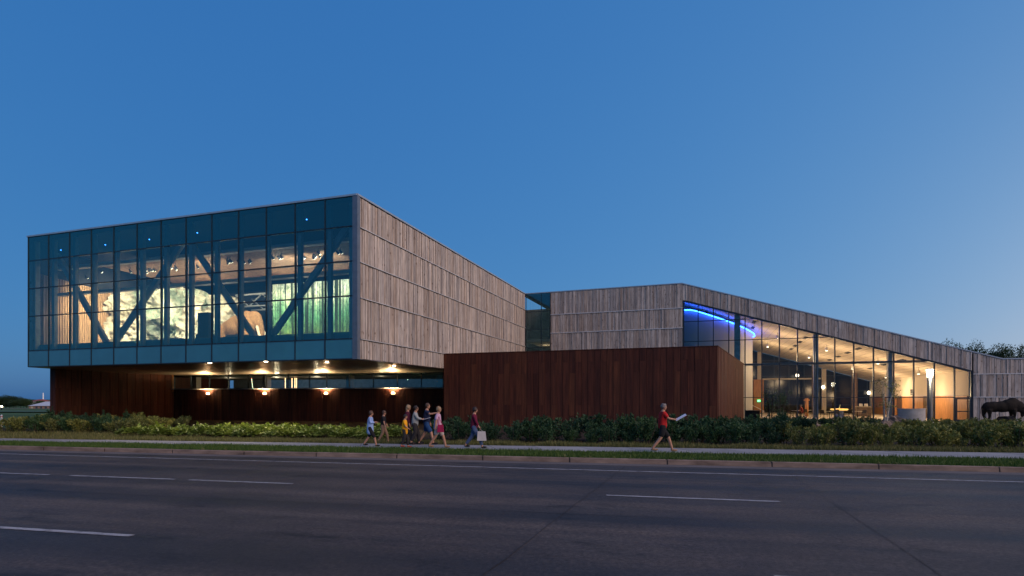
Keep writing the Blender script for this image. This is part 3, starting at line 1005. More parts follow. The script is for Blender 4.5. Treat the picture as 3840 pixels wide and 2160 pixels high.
# ------------------------------------------------------------------ lobby of the museum
l_px = [2618, 2675, 2733, 2794, 2857, 2923, 2991, 3061, 3131, 3202, 3276, 3352, 3427, 3504, 3580]
l_s = [s_gl + 0.03] + [M.s(p) for p in l_px] + [s_re - 0.03]
cw_l = curtain(M, museum, l_s, [0.03, 2.06, 5.17, 7.48, 9.42, 11.46], lambda i, j: GLASS_LOBBY, top=lambda s: head_z(s) - 0.02, mw=0.09, md=0.16)
MB().fbox(M, s_gl, s_re, -0.2, 0.045, head_z(s_gl) - 0.10, head_z(s_gl) + 0.03, zt1=head_z(s_re) + 0.03, zb1=head_z(s_re) - 0.10).build('sloping_head', FRAME, cw_l)
MB().fbox(M, s_gl - 0.05, s_gl + 0.0, -0.2, 0.075, 2.5, head_z(s_gl) + 0.05).build('jamb', FRAME, cw_l)
MB().fbox(M, s_re, s_re + 0.06, -0.2, 0.075, 0, head_z(s_re) + 0.04).build('jamb', FRAME, cw_l)
MB().fbox(M, M.s(2794), s_re - 0.05, -0.55, -0.3, 5.06, 5.26).build('steel_girt', STEEL_PAINT, museum)
dr = part_empty('door', museum)
for a, c, z0, z1 in ((M.s(3580) + 0.07, M.s(3580) + 0.17, 0.05, 2.0), (s_re - 0.18, s_re - 0.08, 0.05, 2.0), (M.s(3580) + 0.17, s_re - 0.18, 0.05, 0.2), (M.s(3580) + 0.17, s_re - 0.18, 0.85, 0.92), (M.s(3580) + 0.17, s_re - 0.18, 1.9, 2.0)):
    MB().fbox(M, a, c, -0.06, 0.05, z0, z1).build('door_rail', FRAME, dr)
MB().fbox(M, s_gl - 8, s_re, -30.2, -0.18, -0.05, 0.004).build('lobby_floor', STONE_IN, museum)
cl = MB()
cl.fbox(M, s_gl - 4.4, s_re + 0.1, -30.2, -0.31, head_z(s_gl - 4.4) + 0.04, head_z(s_gl - 4.4) + 0.14, zt1=head_z(s_re + 0.1) + 0.14, zb1=head_z(s_re + 0.1) + 0.04)
ceil = cl.build('lobby_ceiling', CEIL_IN, museum)
# fine board joints and dark slots of the ceiling
SLOT = plain('ceiling_slot_black', (0.02, 0.02, 0.02), 0.8)
jn = MB()
s = s_gl + 0.5
while s < s_re - 0.3:
    jn.fbox(M, s, s + 0.02, -29.8, -0.6, head_z(s) + 0.028, head_z(s) + 0.042, zt1=head_z(s + 0.02) + 0.042, zb1=head_z(s + 0.02) + 0.028)
    s += 0.62
jn.build('ceiling_joint', plain('joint_brown', (0.36, 0.31, 0.25), 0.9), ceil, kind='stuff')  # thin strips in a darker brown than the ceiling
for s, d0 in ((18.2, -3), (18.4, -8.0), (22.6, -2), (22.8, -6.0), (23.0, -10.2), (23.2, -14), (27.4, -4), (27.5, -8), (27.6, -12), (27.7, -16), (31.6, -2.5), (31.7, -7), (31.8, -12), (31.9, -17), (35.2, -3), (35.4, -9), (35.6, -15)):
    MB().fbox(M, s, s + 0.28, d0 - 1.7, d0, head_z(s) + 0.0, head_z(s) + 0.038, zt1=head_z(s + 0.28) + 0.038, zb1=head_z(s + 0.28)).build('ceiling_slot', SLOT, ceil)
# back glazing and columns
B = M.off(-D_LOB)
b_s = [s_gl - 6 + 1.9 * k for k in range(17)]
NIGHT = plain('night_window', (0.012, 0.012, 0.013), 0.12, 0, 0.1, 0.5, 0.25)
curtain(B, museum, b_s, [0.02, 1.1, 3.0, 5.1, 7.4, 10.5, 13.5], lambda i, j: NIGHT, top=lambda s: head_z(s), mw=0.08)
for px in (2846, 3086, 3268):
    s = B.s(px)
    MB().fbox(B, s - 0.26, s + 0.26, 0.2, 0.8, 0.0, head_z(s)).build('lobby_column', WALL_IN, museum)
MB().fbox(B, B.s(2850), B.s(3085), 0.15, 0.4, 4.62, 4.82).build('lobby_beam', WALL_IN, museum)
for px in (3030, 3170):
    s = B.s(px)
    p = B.p(s, 5, 0)
    MB().lathe((p.x, p.y, 0), [(0.33, 0), (0.33, head_z(s))], 18).build('round_column', plain('brown_concrete', (0.22, 0.15, 0.11), 0.8), museum)
for px, w in ((3064, 0.36), (3345, 0.3)):
    s = M.s(px)
    MB().fbox(M, s - w / 2, s + w / 2, -1.0, -0.45, 0, head_z(s)).build('lobby_column', plain('pale_steel_column', (0.42, 0.43, 0.44), 0.5), museum)
s = M.s(2766)
MB().fbox(M, s - 0.26, s + 0.26, -1.0, -0.5, 2, head_z(s)).build('lobby_column', plain('teal_column', (0.17, 0.30, 0.31), 0.4), museum)
# curved theatre wall with blue light line
cc = M.p(15.1, -9.7, 0)
cyl = MB()
n = 96
vs_, fs_ = [], []
for k in range(n):
    a = 2 * pi * k / n
    q = Vector((cc.x + 8 * cos(a), cc.y + 8 * sin(a)))
    s = (q - M.a).dot(M.u)
    vs_ += [(q.x, q.y, 0.0), (q.x, q.y, min(10.85, head_z(s) - 0.42))]
for k in range(n):
    j = (k + 1) % n
    fs_.append((2 * k, 2 * j, 2 * j + 1, 2 * k + 1))
fs_.append(tuple(2 * k + 1 for k in range(n)))
cyl.add(vs_, fs_)
theatre = cyl.build('theatre_wall', GREY_IN, museum)
LED = emit('blue_light_line', (0.015, 0.10, 1.0), 24)
led = MB()
pts = []
for k in range(n):
    a = 2 * pi * k / n
    q = Vector((cc.x + 8.2 * cos(a), cc.y + 8.2 * sin(a)))
    s = (q - M.a).dot(M.u)
    d = (q - M.a).dot(M.n)
    if d > -13.5 and s > 8.8:
        pts.append((a, Vector((q.x, q.y, min(10.82, head_z(s) - 0.45)))))
a_f = math.atan2(M.n.y, M.n.x)
ks = sorted(pts, key=lambda t: (t[0] - a_f + pi) % (2 * pi))
led.tube([p for _, p in ks], [0.05] * len(ks), 6)
led.build('blue_light_line', LED, theatre)
# lobby's far-left wood wall, rail, low counter
wp = B.off(3.0)
MB().fbox(wp, wp.s(2826), wp.s(2864), -0.3, 0, 0, 4.6).build('cedar_wall', WOOD_IN, museum)
# end wall of the lobby
E_ = PL(M.p(s_re - 0.12, -29.9, 0).xy, M.p(s_re - 0.12, -0.3, 0).xy)
MB().fbox(E_, 0, E_.L, -0.2, 0, 2.22, head_z(s_re - 0.12) + 0.03).build('end_wall', WALL_IN, museum)
ew = MB().fbox(E_, 0, E_.L, -0.2, -0.02, 0, 2.2).build('end_wall_base', plain('dark_cedar_gap', (0.10, 0.05, 0.02), 0.7), museum)
k = 0.05
while k < E_.L - 0.3:
    if not (10.5 < k < 12.6 or 19.0 < k < 20.8):
        MB().fbox(E_, k, k + 0.27, -0.018, 0.02, 0.02, 2.19, RNG.random()).build('cedar_board', WOOD_IN, ew)
    k += 0.29

# small lamps under the lobby ceiling
CYL_GLOW = emit('cylinder_lamp_glow', (1.0, 0.82, 0.58), 12)
i = 0
for s in (20.8, 25.2, 29.6, 34.0, 37.3):
    for d in (-6.0, -16.0):
        if (Vector(M.p(s, d, 0).xy) - Vector(cc.xy)).length < 9.0:
            continue
        z = head_z(s) - 0.02
        p = M.p(s, d, 0)
        t = thing('ceiling_cylinder_lamp', 'white cylinder lamp below the lobby ceiling, row ' + ('near the front glass' if d > -10 else 'towards the dark back windows'), 'ceiling lamp', (p.x, p.y, z - 0.6), 'cylinder lamps in the lobby, row ' + ('near the front glass' if d > -10 else 'towards the back windows'))
        MB().tube([(p.x, p.y, z + 0.06), (p.x, p.y, z - 0.22)], [0.012, 0.012], 6).build('stem', BLACK, t)
        MB().lathe((p.x, p.y, z - 0.55), [(0.13, 0.0), (0.13, 0.34)], 14).build('lamp_body', plain('white_enamel', (0.7, 0.7, 0.68), 0.4), t)
        MB().lathe((p.x, p.y, z - 0.565), [(0.10, 0.0), (0.11, 0.014)], 14).build('lens', CYL_GLOW, t)
        lamp('POINT', (p.x, p.y, max(z - 2.6, 2.4)), 290, (1.0, 0.68, 0.37), t, 0.4)
        i += 1
GLOBE = emit('globe_glow', (1.0, 0.84, 0.60), 6)
for px, py, d in ((3087, 1452, 0.95), (3258, 1473, 0.8), (2990, 1408, 2.0)):
    pl = B.off(d)
    p = pl.p(pl.s(px), 0, pl.z(px, py))
    t = thing('globe_lamp', {3087: 'bright globe lamp fixed to the wide lobby column', 3258: 'bright globe lamp by the lobby end wall corner', 2990: 'cluster lamp hanging before the dark back windows'}[px], 'lamp', p)
    MB().blob(p, (0.2, 0.2, 0.24), 12, 8).build('globe', GLOBE, t, True)
    MB().tube([p + Vector((0, 0, 0.28)), p + Vector((0, 0, 0.55))], [0.04, 0.03], 8).build('stem', BLACK, t)
# exit sign
pl = B.off(3.2)
p = pl.p(pl.s(2846), 0, pl.z(2846, 1503))
t = thing('exit_sign', 'small green lit exit sign on the cedar wall in the lobby', 'sign', p)
MB().fbox(pl, pl.s(2840), pl.s(2852), -0.1, 0.03, p.z - 0.16, p.z + 0.16).build('sign_case', emit('exit_green', (0.10, 0.85, 0.30), 1.6), t)
strokes = {'E': [(0, 0, 0, 1), (0, 0, 1, 0), (0, .5, .8, .5), (0, 1, 1, 1)], 'X': [(0, 0, 1, 1), (0, 1, 1, 0)], 'I': [(.5, 0, .5, 1)], 'T': [(.5, 0, .5, 1), (0, 1, 1, 1)]}
for k, ch in enumerate('EXIT'):
    b = MB()
    o_s = pl.s(2846) - 0.155 + k * 0.082
    for x0, y0, x1, y1 in strokes[ch]:
        b.bar(pl.p(o_s + x0 * 0.055, 0.036, p.z - 0.09 + y0 * 0.18), pl.p(o_s + x1 * 0.055, 0.036, p.z - 0.09 + y1 * 0.18), 0.016, 0.008, up=(pl.n.x, pl.n.y, 0))
    b.build('letter', emit('exit_letter', (0.85, 1, 0.9), 2.0), t)
# stair rail and low counter at the theatre wall
t = thing('stair_rail', 'pale stair handrail sloping down beside the theatre wall', 'handrail', B.p(B.s(2840), 4, 0))
pl = B.off(4.5)
q = [pl.p(pl.s(x_), 0, pl.z(x_, y_)) for x_, y_ in ((2822, 1520), (2864, 1541), (2866, 1566))]
MB().tube(q, [0.05] * 3, 8).build('rail', plain('pale_rail', (0.75, 0.7, 0.6), 0.4), t)
MB().tube([q[1] + Vector((-0.15, 0, -0.05)), Vector((q[1].x - 0.15, q[1].y, 0))], [0.04] * 2, 8).build('post', plain('pale_rail', (0.75, 0.7, 0.6)), t)
t = thing('low_counter', 'black low counter standing at the foot of the theatre wall', 'counter', M.p(M.s(2825), -2.0, 0))
MB().fbox(M, M.s(2799), M.s(2855), -2.4, -1.6, 0.005, 0.80).build('counter_body', BLACK, t)
MB().fbox(M, M.s(2797), M.s(2857), -2.45, -1.55, 0.80, 0.84).build('counter_top', plain('grey_top', (0.2, 0.2, 0.2), 0.5), t)

# café furniture
WORLD_PARTS = False
CHAIR = plain('black_chair', (0.03, 0.028, 0.026), 0.5)
TOP = plain('table_top', (0.40, 0.36, 0.30), 0.4)
def make_chair():
    t = thing('cafe_chair', 'dark café chair drawn up to a round lobby table', 'chair', (0, 0, 0), 'café chairs in the lobby')
    MB().box(-0.23, 0.23, -0.22, 0.22, 0.44, 0.47).build('seat', CHAIR, t)
    b = MB()
    b.hexa([Vector((-0.22, 0.20, 0.52)), Vector((0.22, 0.20, 0.52)), Vector((0.22, 0.225, 0.52)), Vector((-0.22, 0.225, 0.52))],
           [Vector((-0.20, 0.27, 0.86)), Vector((0.20, 0.27, 0.86)), Vector((0.20, 0.295, 0.86)), Vector((-0.20, 0.295, 0.86))])
    b.build('backrest', CHAIR, t)
    for sx in (-1, 1):
        MB().tube([(sx * 0.22, -0.21, 0), (sx * 0.20, -0.19, 0.45)], [0.014, 0.014], 6).build('leg', BLACK, t)
        MB().tube([(sx * 0.22, 0.24, 0), (sx * 0.20, 0.21, 0.45), (sx * 0.20, 0.28, 0.84)], [0.014] * 3, 6).build('leg', BLACK, t)
    return t
def make_table():
    t = thing('cafe_table', 'round café table on one dark leg in the lobby', 'table', (0, 0, 0), 'café tables in the lobby')
    MB().lathe((0, 0, 0.71), [(0.40, 0), (0.42, 0.015), (0.40, 0.03)], 20).build('table_top', TOP, t)
    MB().tube([(0, 0, 0.02), (0, 0, 0.71)], [0.035, 0.035], 8).build('leg', BLACK, t)
    MB().lathe((0, 0, 0), [(0.27, 0), (0.26, 0.02), (0.04, 0.04)], 16).build('base', BLACK, t)
    return t
def dup(root):
    r = root.copy()
    COL.objects.link(r)
    for ch in root.children:
        c = ch.copy()
        COL.objects.link(c)
        c.parent = r
        for gch in ch.children:
            d = gch.copy()
            COL.objects.link(d)
            d.parent = c
    return r
chair0, table0 = make_chair(), make_table()
first = [True, True]
def place(which, p, rz=0.0):
    k = 0 if which is chair0 else 1
    o = which if first[k] else dup(which)
    first[k] = False
    o.location = (p.x, p.y, 0.006)
    o.rotation_euler = (0, 0, rz)
    return o
for px, d in ((2985, -6.0), (3045, -9.0), (3110, -4.5), (3165, -8.0), (3215, -5.0)):
    pl = M.off(d)
    s = pl.s(px)
    place(table0, pl.p(s, 0, 0))
    for a in (0.4, 0.4 + pi):
        c = pl.p(s, 0, 0) + Vector((cos(a) * 0.75, sin(a) * 0.75, 0))
        place(chair0, c, a - pi / 2)
WORLD_PARTS = True
# totem, ring display, desk, framed screen
pl = M.off(-12)
p = pl.p(pl.s(3025), 0, 0)
t = thing('wooden_totem', 'tall orange wooden post with a short arm in the lobby', 'post', p)
MB().box(p.x - 0.13, p.x + 0.13, p.y - 0.13, p.y + 0.13, 0.005, 2.0).build('post', WOOD_IN, t)
MB().box(p.x - 0.28, p.x + 0.30, p.y - 0.1, p.y + 0.1, 1.72, 1.88).build('arm', WOOD_IN, t)
pl = M.off(-9)
p = pl.p(pl.s(3147), 0, 0)
t = thing('ring_display', 'round exhibit table with glowing amber rim on a blue base', 'display', p)
MB().lathe(p + Vector((0, 0, 0.005)), [(0.45, 0), (0.40, 0.5), (0.5, 0.75)], 18).build('base', plain('blue_laminate', (0.10, 0.16, 0.42), 0.4), t)
MB().lathe(p + Vector((0, 0, 0.75)), [(0.72, 0.0), (0.82, 0.08), (0.78, 0.16), (0.5, 0.17)], 22).build('rim', emit('amber_rim', (1.0, 0.62, 0.16), 0.9), t)
MB().tube([p + Vector((0, 0, 0.9)), p + Vector((0.1, 0, 1.35))], [0.05, 0.02], 8).build('figure', plain('pale_figure', (0.5, 0.6, 0.4), 0.5), t)
pl = M.off(-14)
t = thing('reception_desk', 'stone-fronted reception desk before the lobby end wall', 'desk', pl.p(pl.s(3240), 0, 0))
MB().fbox(pl, pl.s(3216), pl.s(3268), -0.8, 0, 0.005, 1.02).build('desk_front', STONE, t)
MB().fbox(pl, pl.s(3214), pl.s(3270), -0.85, 0.06, 1.02, 1.07).build('counter_top', TOP, t)
for x_ in (3232, 3252):
    s = pl.s(x_)
    MB().fbox(pl, s - 0.18, s + 0.18, -0.45, -0.42, 1.10, 1.40).build('screen', plain('pale_screen_back', (0.6, 0.58, 0.54), 0.4), t)
    MB().fbox(pl, s - 0.03, s + 0.03, -0.47, -0.451, 1.07, 1.2).build('screen_foot', BLACK, t)
q = E_.p(E_.L - 16.5, 0.02, 0)
t = thing('wall_plaque', 'dark square plaque on the cream lobby end wall', 'plaque', E_.p(E_.L - 13.5, 0.0, 2.4))
MB().fbox(E_, E_.L - 14.0, E_.L - 13.0, 0.003, 0.05, 2.35, 2.95).build('plaque_board', BLACK, t)
MB().fbox(E_, E_.L - 13.9, E_.L - 13.1, 0.051, 0.056, 2.45, 2.5).build('plaque_line', FLASH, t)
lamp('SPOT', E_.p(E_.L - 14.5, 2.0, 3.9), 160, (1, 0.78, 0.48), museum, 0.1, aim=E_.p(E_.L - 14.5, 0, 3.1), spot=80, blend=0.9)

# ------------------------------------------------------------------ exhibits behind the glass front
def exhibit_grid(name, label, cat, pl, px0, px1, z0, ztop, mat, amp, nu=150, nv=80, seed=3, sag=0.0, freq=0.45):
    s0, s1 = pl.s(px0), pl.s(px1)
    off = Vector((seed * 3.1, seed * 7.7, seed * 1.3))
    vs, fs = [], []
    for j in range(nv + 1):
        for i in range(nu + 1):
            u, v = i / nu, j / nv
            s = s0 + (s1 - s0) * u
            z = z0 + (ztop(u) - z0) * v
            q = Vector((s * freq, z * freq * 1.2, 0)) + off
            h = (noise.fractal(q, 0.8, 2.1, 6) * 0.7 + 0.9 * (0.4 - abs(noise.noise(q * 1.9))) + 0.35 * (0.4 - abs(noise.noise(q * 4.7)))) if amp else 0
            dd = amp * h - amp * 0.6 * (v ** 4) - sag * (1 - (2 * u - 1) ** 2)
            vs.append(pl.p(s, dd, z))
    for j in range(nv):
        for i in range(nu):
            k = j * (nu + 1) + i
            fs.append((k, k + 1, k + nu + 2, k + nu + 1))
    b = MB().add(vs, fs)
    o = b.build(name, mat, None, True)
    md = o.modifiers.new('thickness', 'SOLIDIFY')
    md.thickness = 0.12
    md.offset = 1
    return tag(o, label, cat)
def skew(px0, d0, px1, d1):
    a, b = G.off(d0), G.off(d1)
    return PL(a.p(a.s(px0), 0, 0).xy, b.p(b.s(px1), 0, 0).xy)
exhibit_grid('rock_diorama', 'pale teal-streaked ice cave wall lit behind the glass front', 'diorama', skew(360, -6.3, 740, -8.6), 350, 745, 5.1, lambda u: 11.25 - 0.9 * (2 * u - 1.1) ** 2 + 0.10 * sin(u * 17), ROCK, 1.5, seed=3)
exhibit_grid('rock_diorama', 'pale rock outcrop beside the shaggy mammoth model', 'diorama', skew(690, -9.4, 905, -10.5), 690, 915, 5.1, lambda u: 11.2 - 1.0 * u + 0.12 * sin(u * 11), ROCK, 1.1, 110, 80, seed=8)
exhibit_grid('forest_mural', 'curved mural of tall green conifers behind the glass front', 'mural', G.off(-9.4), 1022, 1312, 5.1, lambda u: 10.95 + 0.22 * (1 - (2 * u - 1) ** 2), FOREST, 0.0, 40, 4, sag=0.9)

def skin_mesh(name, verts, edges, radii, mats, levels=2, root=0):
    me = bpy.data.meshes.new(name)
    me.from_pydata([tuple(v) for v in verts], edges, [])
    o = bpy.data.objects.new('tmp', me)
    COL.objects.link(o)
    o.modifiers.new('s', 'SKIN').use_smooth_shade = True
    for i, d in enumerate(me.skin_vertices[0].data):
        r = radii[i]
        d.radius = r if isinstance(r, tuple) else (r, r)
        d.use_root = (i == root)
    if levels:
        o.modifiers.new('d', 'SUBSURF').levels = levels
        o.modifiers['d'].render_levels = levels
    dg = bpy.context.evaluated_depsgraph_get()
    out = bpy.data.meshes.new_from_object(o.evaluated_get(dg))
    bpy.data.objects.remove(o)
    out.name = name
    out.materials.clear()
    for m in mats:
        out.materials.append(m)
    out.polygons.foreach_set('use_smooth', [True] * len(out.polygons))
    return out

def remesh_body(b, voxel, mats, name='body', smooth=8):
    me = b.mesh(name, mats)
    o = bpy.data.objects.new('tmp', me)
    COL.objects.link(o)
    md = o.modifiers.new('r', 'REMESH')
    md.mode, md.voxel_size, md.use_smooth_shade = 'VOXEL', voxel, True
    sm = o.modifiers.new('s', 'SMOOTH')
    sm.iterations, sm.factor = smooth, 0.5
    dg = bpy.context.evaluated_depsgraph_get()
    out = bpy.data.meshes.new_from_object(o.evaluated_get(dg))
    bpy.data.objects.remove(o)
    out.name = name
    out.materials.clear()
    for m in mats:
        out.materials.append(m)
    return out

FUR = plain('brown_shaggy_fur', (0.22, 0.12, 0.055), 0.9, 0, 0.55, 7, 0.2, 0.9, (3, 3, 0.6))
IVORY = plain('ivory', (0.62, 0.54, 0.40), 0.4)
pl = G.off(-8.0)
p0 = pl.p(pl.s(905), 0, 5.1)
t = thing('mammoth_model', 'shaggy brown mammoth model between rock wall and forest mural', 'mammoth', p0)
ax = Vector((G.u.x, G.u.y, 0))
sd_ = Vector((G.n.x, G.n.y, 0))
def mp(a, b_, c):
    return p0 + ax * a + sd_ * b_ + Vector((0, 0, c))
mb_ = MB()
for a_, c_, r_ in ((-1.2, 2.0, (0.95, 0.75, 0.95)), (-0.3, 2.25, (1.1, 0.85, 1.05)), (0.6, 2.5, (0.95, 0.85, 1.1)), (1.25, 2.95, (0.55, 0.5, 0.65)), (1.6, 2.6, (0.4, 0.38, 0.55))):
    mb_.blob(mp(a_, 0, c_), r_, 16, 12, 0.10, int(a_ * 10 + 50))
mb_.tube([mp(1.75, 0, 2.4), mp(2.0, 0.05, 1.7), mp(2.02, 0.1, 1.0), mp(1.9, 0.12, 0.5)], [0.32, 0.22, 0.16, 0.12], 12)
for a_, b_ in ((-1.35, 0.4), (-1.2, -0.4), (0.75, 0.42), (0.6, -0.42)):
    mb_.tube([mp(a_, b_, 1.9), mp(a_ + 0.05, b_, 0.9), mp(a_, b_, 0.02)], [0.45, 0.36, 0.32], 12)
put('body', remesh_body(mb_, 0.09, [FUR]), t)
for k in (-1, 1):
    MB().tube([mp(1.75, 0.1 + k * 0.2, 2.35), mp(2.2, 0.1 + k * 0.42, 1.5), mp(2.9, 0.1 + k * 0.45, 1.35), mp(3.3, 0.1 + k * 0.25, 1.9)], [0.11, 0.10, 0.08, 0.03], 10).build('tusk', IVORY, t, True)
# plinths, kiosk and benches seen as silhouettes
for px, w, h, d, lab in ((757, 46, 2.6, -2.4, 'tall dark information kiosk before the ice cave wall'), (640, 60, 0.95, -2.2, 'low dark exhibit case between kiosk and ice cave'), (560, 58, 0.9, -2.2, 'low dark exhibit case before the ice cave'), (880, 60, 1.05, -2.6, 'low dark exhibit case beside the mammoth')):
    pl = G.off(d)
    a, c = pl.s(px - w / 2), pl.s(px + w / 2)
    t = thing('exhibit_kiosk' if h > 2 else 'exhibit_case', lab, 'kiosk' if h > 2 else 'exhibit case', pl.p((a + c) / 2, 0, 5.1))
    MB().fbox(pl, a, c, -0.6, 0, 5.1, 5.1 + h * 0.45).build('base', DARK_IN, t)
    if h > 2:
        MB().fbox(pl, a + 0.06, c - 0.06, -0.4, -0.1, 5.1 + h * 0.45, 5.1 + h).build('panel', DARK_IN, t)
    else:
        MB().fbox(pl, a - 0.05, c + 0.05, -0.65, 0.05, 5.1 + h * 0.45 + 0.002, 5.1 + h).build('top', STEEL_PAINT, t)
# track spotlights under the cedar ceiling, each aimed at an exhibit
WORLD_PARTS = False
def make_spot():
    t = thing('track_spotlight', 'black track spotlight under the slatted cedar ceiling', 'spotlight', (0, 0, 0), 'track spotlights above the exhibits')
    MB().tube([(0, 0, 0.14), (0, 0, 0.46)], [0.02, 0.02], 6).build('stem', BLACK, t)
    MB().tube([(0, -0.13, 0.15), (0, 0.05, 0.03), (0, 0.16, -0.08)], [0.07, 0.11, 0.13], 10).build('housing', BLACK, t)
    MB().tube([(0, 0.165, -0.084), (0, 0.18, -0.10)], [0.10, 0.10], 10).build('lens', emit('spot_lens', (1, 0.88, 0.62), 5), t)
    return t
sp0 = make_spot()
k = 0
rr = random.Random(3)
for px, py, n in ((318, 1020, 2), (388, 1005, 1), (470, 1000, 1), (560, 1012, 4), (578, 985, 2), (640, 995, 3), (668, 975, 2), (735, 1000, 2), (820, 990, 2), (845, 958, 1), (920, 955, 5), (875, 985, 2), (1045, 940, 5), (1175, 925, 6), (1285, 915, 2)):
    d = -3.6 if n < 2 else -4.4
    pl = G.off(d)
    s = pl.s(px)
    for j in range(n):
        o = sp0 if k == 0 else dup(sp0)
        spot_of = 'cedar slat screen' if px < 400 else 'ice cave wall' if px < 720 else 'pale rock outcrop' if px < 860 else 'mammoth model' if px < 1000 else 'forest mural'
        tag(o, 'black track spotlight under the cedar ceiling before the ' + spot_of, 'spotlight', 'track spotlights before the ' + spot_of)
        p = pl.p(s + (j - n / 2) * 0.33, rr.uniform(-0.5, 0.5), 11.28)
        o.location = p + Vector((0, 0, 0.13))
        o.scale = (0.72, 0.72, 0.72)
        o.rotation_euler = (0, 0, math.atan2(-G.n.y, -G.n.x) - pi / 2 + rr.uniform(-0.5, 0.5))
        k += 1
WORLD_PARTS = True
def exhibit_light(px_from, d0, px_to, d1, z1, e, col=(1, 0.84, 0.58), spot=70):
    a, b = G.off(d0), G.off(d1)
    lamp('SPOT', a.p(a.s(px_from), 0, 11.0), e, col, museum, 0.15, aim=b.p(b.s(px_to), 0, z1), spot=spot, blend=0.7)
for px, d1 in ((400, -6.4), (470, -6.9), (550, -7.4), (630, -8.0), (720, -9.6), (800, -10.0)):
    exhibit_light(px + 20, -3.2, px, d1, 8.0, 1500, (1, 0.84, 0.56), spot=95)
exhibit_light(870, -4.2, 905, -8.3, 7.5, 1300, (1, 0.78, 0.48))
exhibit_light(985, -4.2, 940, -8.3, 7.5, 1300, (1, 0.78, 0.48))
for px in (1060, 1140, 1220):
    exhibit_light(px, -3.6, px + 20, -10.2, 8.4, 2000, (1, 0.95, 0.78), 95)
for s_ in (3.5, 9.0, 15.0, 21.5):      # added lights without fixtures, to brighten the underside of the truss
    lamp('POINT', G.p(s_, -2.1, 8.2), 34, (1, 0.86, 0.62), museum, 0.2)
for k in (2.2, 4.2):
    q = LF.p(LF.L - k, -3.2, 10.6)
    lamp('SPOT', q, 420, (1, 0.70, 0.38), museum, 0.15, aim=LF.p(LF.L - k - 0.8, -0.4, 6.8), spot=75, blend=0.8)
for px in (480, 760, 1040):           # light that grazes the cedar ceiling
    a = G.off(-8.0)
    lamp('POINT', a.p(a.s(px), 0, 10.2), 150, (1, 0.76, 0.5), museum, 0.3)
# small blue indicator lamps high behind the top panes
for px, py in ((228, 938), (395, 918), (560, 898), (740, 873), (1150, 823)):
    pl = G.off(-1.0)
    p = pl.p(pl.s(px), 0, pl.z(px, py))
    t = thing('indicator_lamp', 'tiny blue lamp shining high behind the top glass row', 'lamp', p, 'blue lamps behind the top panes')
    MB().blob(p, (0.035, 0.035, 0.035), 8, 6).build('lens', emit('blue_point', (0.08, 0.30, 1.0), 14), t)
    MB().fbox(pl, pl.s(px) - 0.05, pl.s(px) + 0.05, -0.1, -0.032, p.z - 0.05, p.z + 0.05).build('housing', BLACK, t)

# ------------------------------------------------------------------ planting
def leaf(b, c, d, n, L, w, r):
    """one folded leaf: base c, direction d, up-ish n"""
    side = d.cross(n)
    if side.length < 1e-5:
        side = Vector((1, 0, 0))
    side.normalize()
    n2 = side.cross(d)
    m = c + d * L * 0.45
    k = len(b.v)
    b.v += [tuple(c), tuple(m + side * w / 2 + n2 * w * 0.12), tuple(c + d * L - n2 * L * 0.12), tuple(m - side * w / 2 + n2 * w * 0.12), tuple(m)]
    b.f += [(k, k + 1, k + 4), (k + 1, k + 2, k + 4), (k + 2, k + 3, k + 4), (k + 3, k, k + 4)]
    b.r += [r] * 5

def rvec(rr):
    while True:
        v = Vector((rr.uniform(-1, 1), rr.uniform(-1, 1), rr.uniform(-1, 1)))
        if 0.05 < v.length < 1:
            return v.normalized()

def shrub_mesh(seed, n, h, rad, L, w, mat, upright=0.5):
    """twiggy shrub of rising shoots set with small leaves"""
    rr = random.Random(seed)
    b = MB()
    shoots = 15
    per = n // shoots
    for k in range(shoots):
        a = rr.uniform(0, 2 * pi)
        q = sqrt(rr.random())
        tip = Vector((cos(a) * rad * q, sin(a) * rad * q, h * rr.uniform(0.72, 1.0) * (1.05 - 0.38 * q)))
        base = Vector((cos(a) * 0.12 * q, sin(a) * 0.12 * q, 0.0))
        tone = rr.random()
        for j in range(per):
            t = 0.10 + 0.9 * rr.random() ** 0.8
            c = base.lerp(tip, t) + Vector((0, 0, 0.12 * sin(pi * t))) + rvec(rr) * rr.uniform(0.02, 0.15) * (1.25 - t * 0.75)
            d = (rvec(rr) + Vector((0, 0, upright)) + (tip - base).normalized() * 0.5).normalized()
            leaf(b, c, d, rvec(rr), L * rr.uniform(0.7, 1.25), w * rr.uniform(0.8, 1.2), min(1, max(0, 0.6 * tone + 0.4 * rr.random())))
    return b.mesh('foliage', mat, fix=False)

def stems_mesh(seed, h, rad):
    rr = random.Random(seed)
    b = MB()
    for k in range(6):
        a = rr.uniform(0, 2 * pi)
        b.tube([(0.05 * cos(a), 0.05 * sin(a), -0.05), (0.5 * rad * cos(a), 0.5 * rad * sin(a), h * 0.4), (0.7 * rad * cos(a), 0.7 * rad * sin(a), h * 0.8)], [0.014, 0.010, 0.004], 5)
    return b.mesh('stems', BARK)

def hosta_mesh(seed, n, R_, h, L, w, mat):
    rr = random.Random(seed)
    b = MB()
    for k in range(n):
        a = rr.uniform(0, 2 * pi)
        q = rr.random()
        root = Vector((cos(a) * R_ * 0.75 * q, sin(a) * R_ * 0.75 * q, h * (0.95 - 0.5 * q) * rr.uniform(0.6, 1.05)))
        d = Vector((cos(a) * (0.4 + q), sin(a) * (0.4 + q), rr.uniform(-0.25, 0.75))).normalized()
        leaf(b, root, d, Vector((0, 0, 1)) + rvec(rr) * 0.4, L * rr.uniform(0.75, 1.2), w * rr.uniform(0.8, 1.15), rr.random())
    return b.mesh('leaves', mat, fix=False)

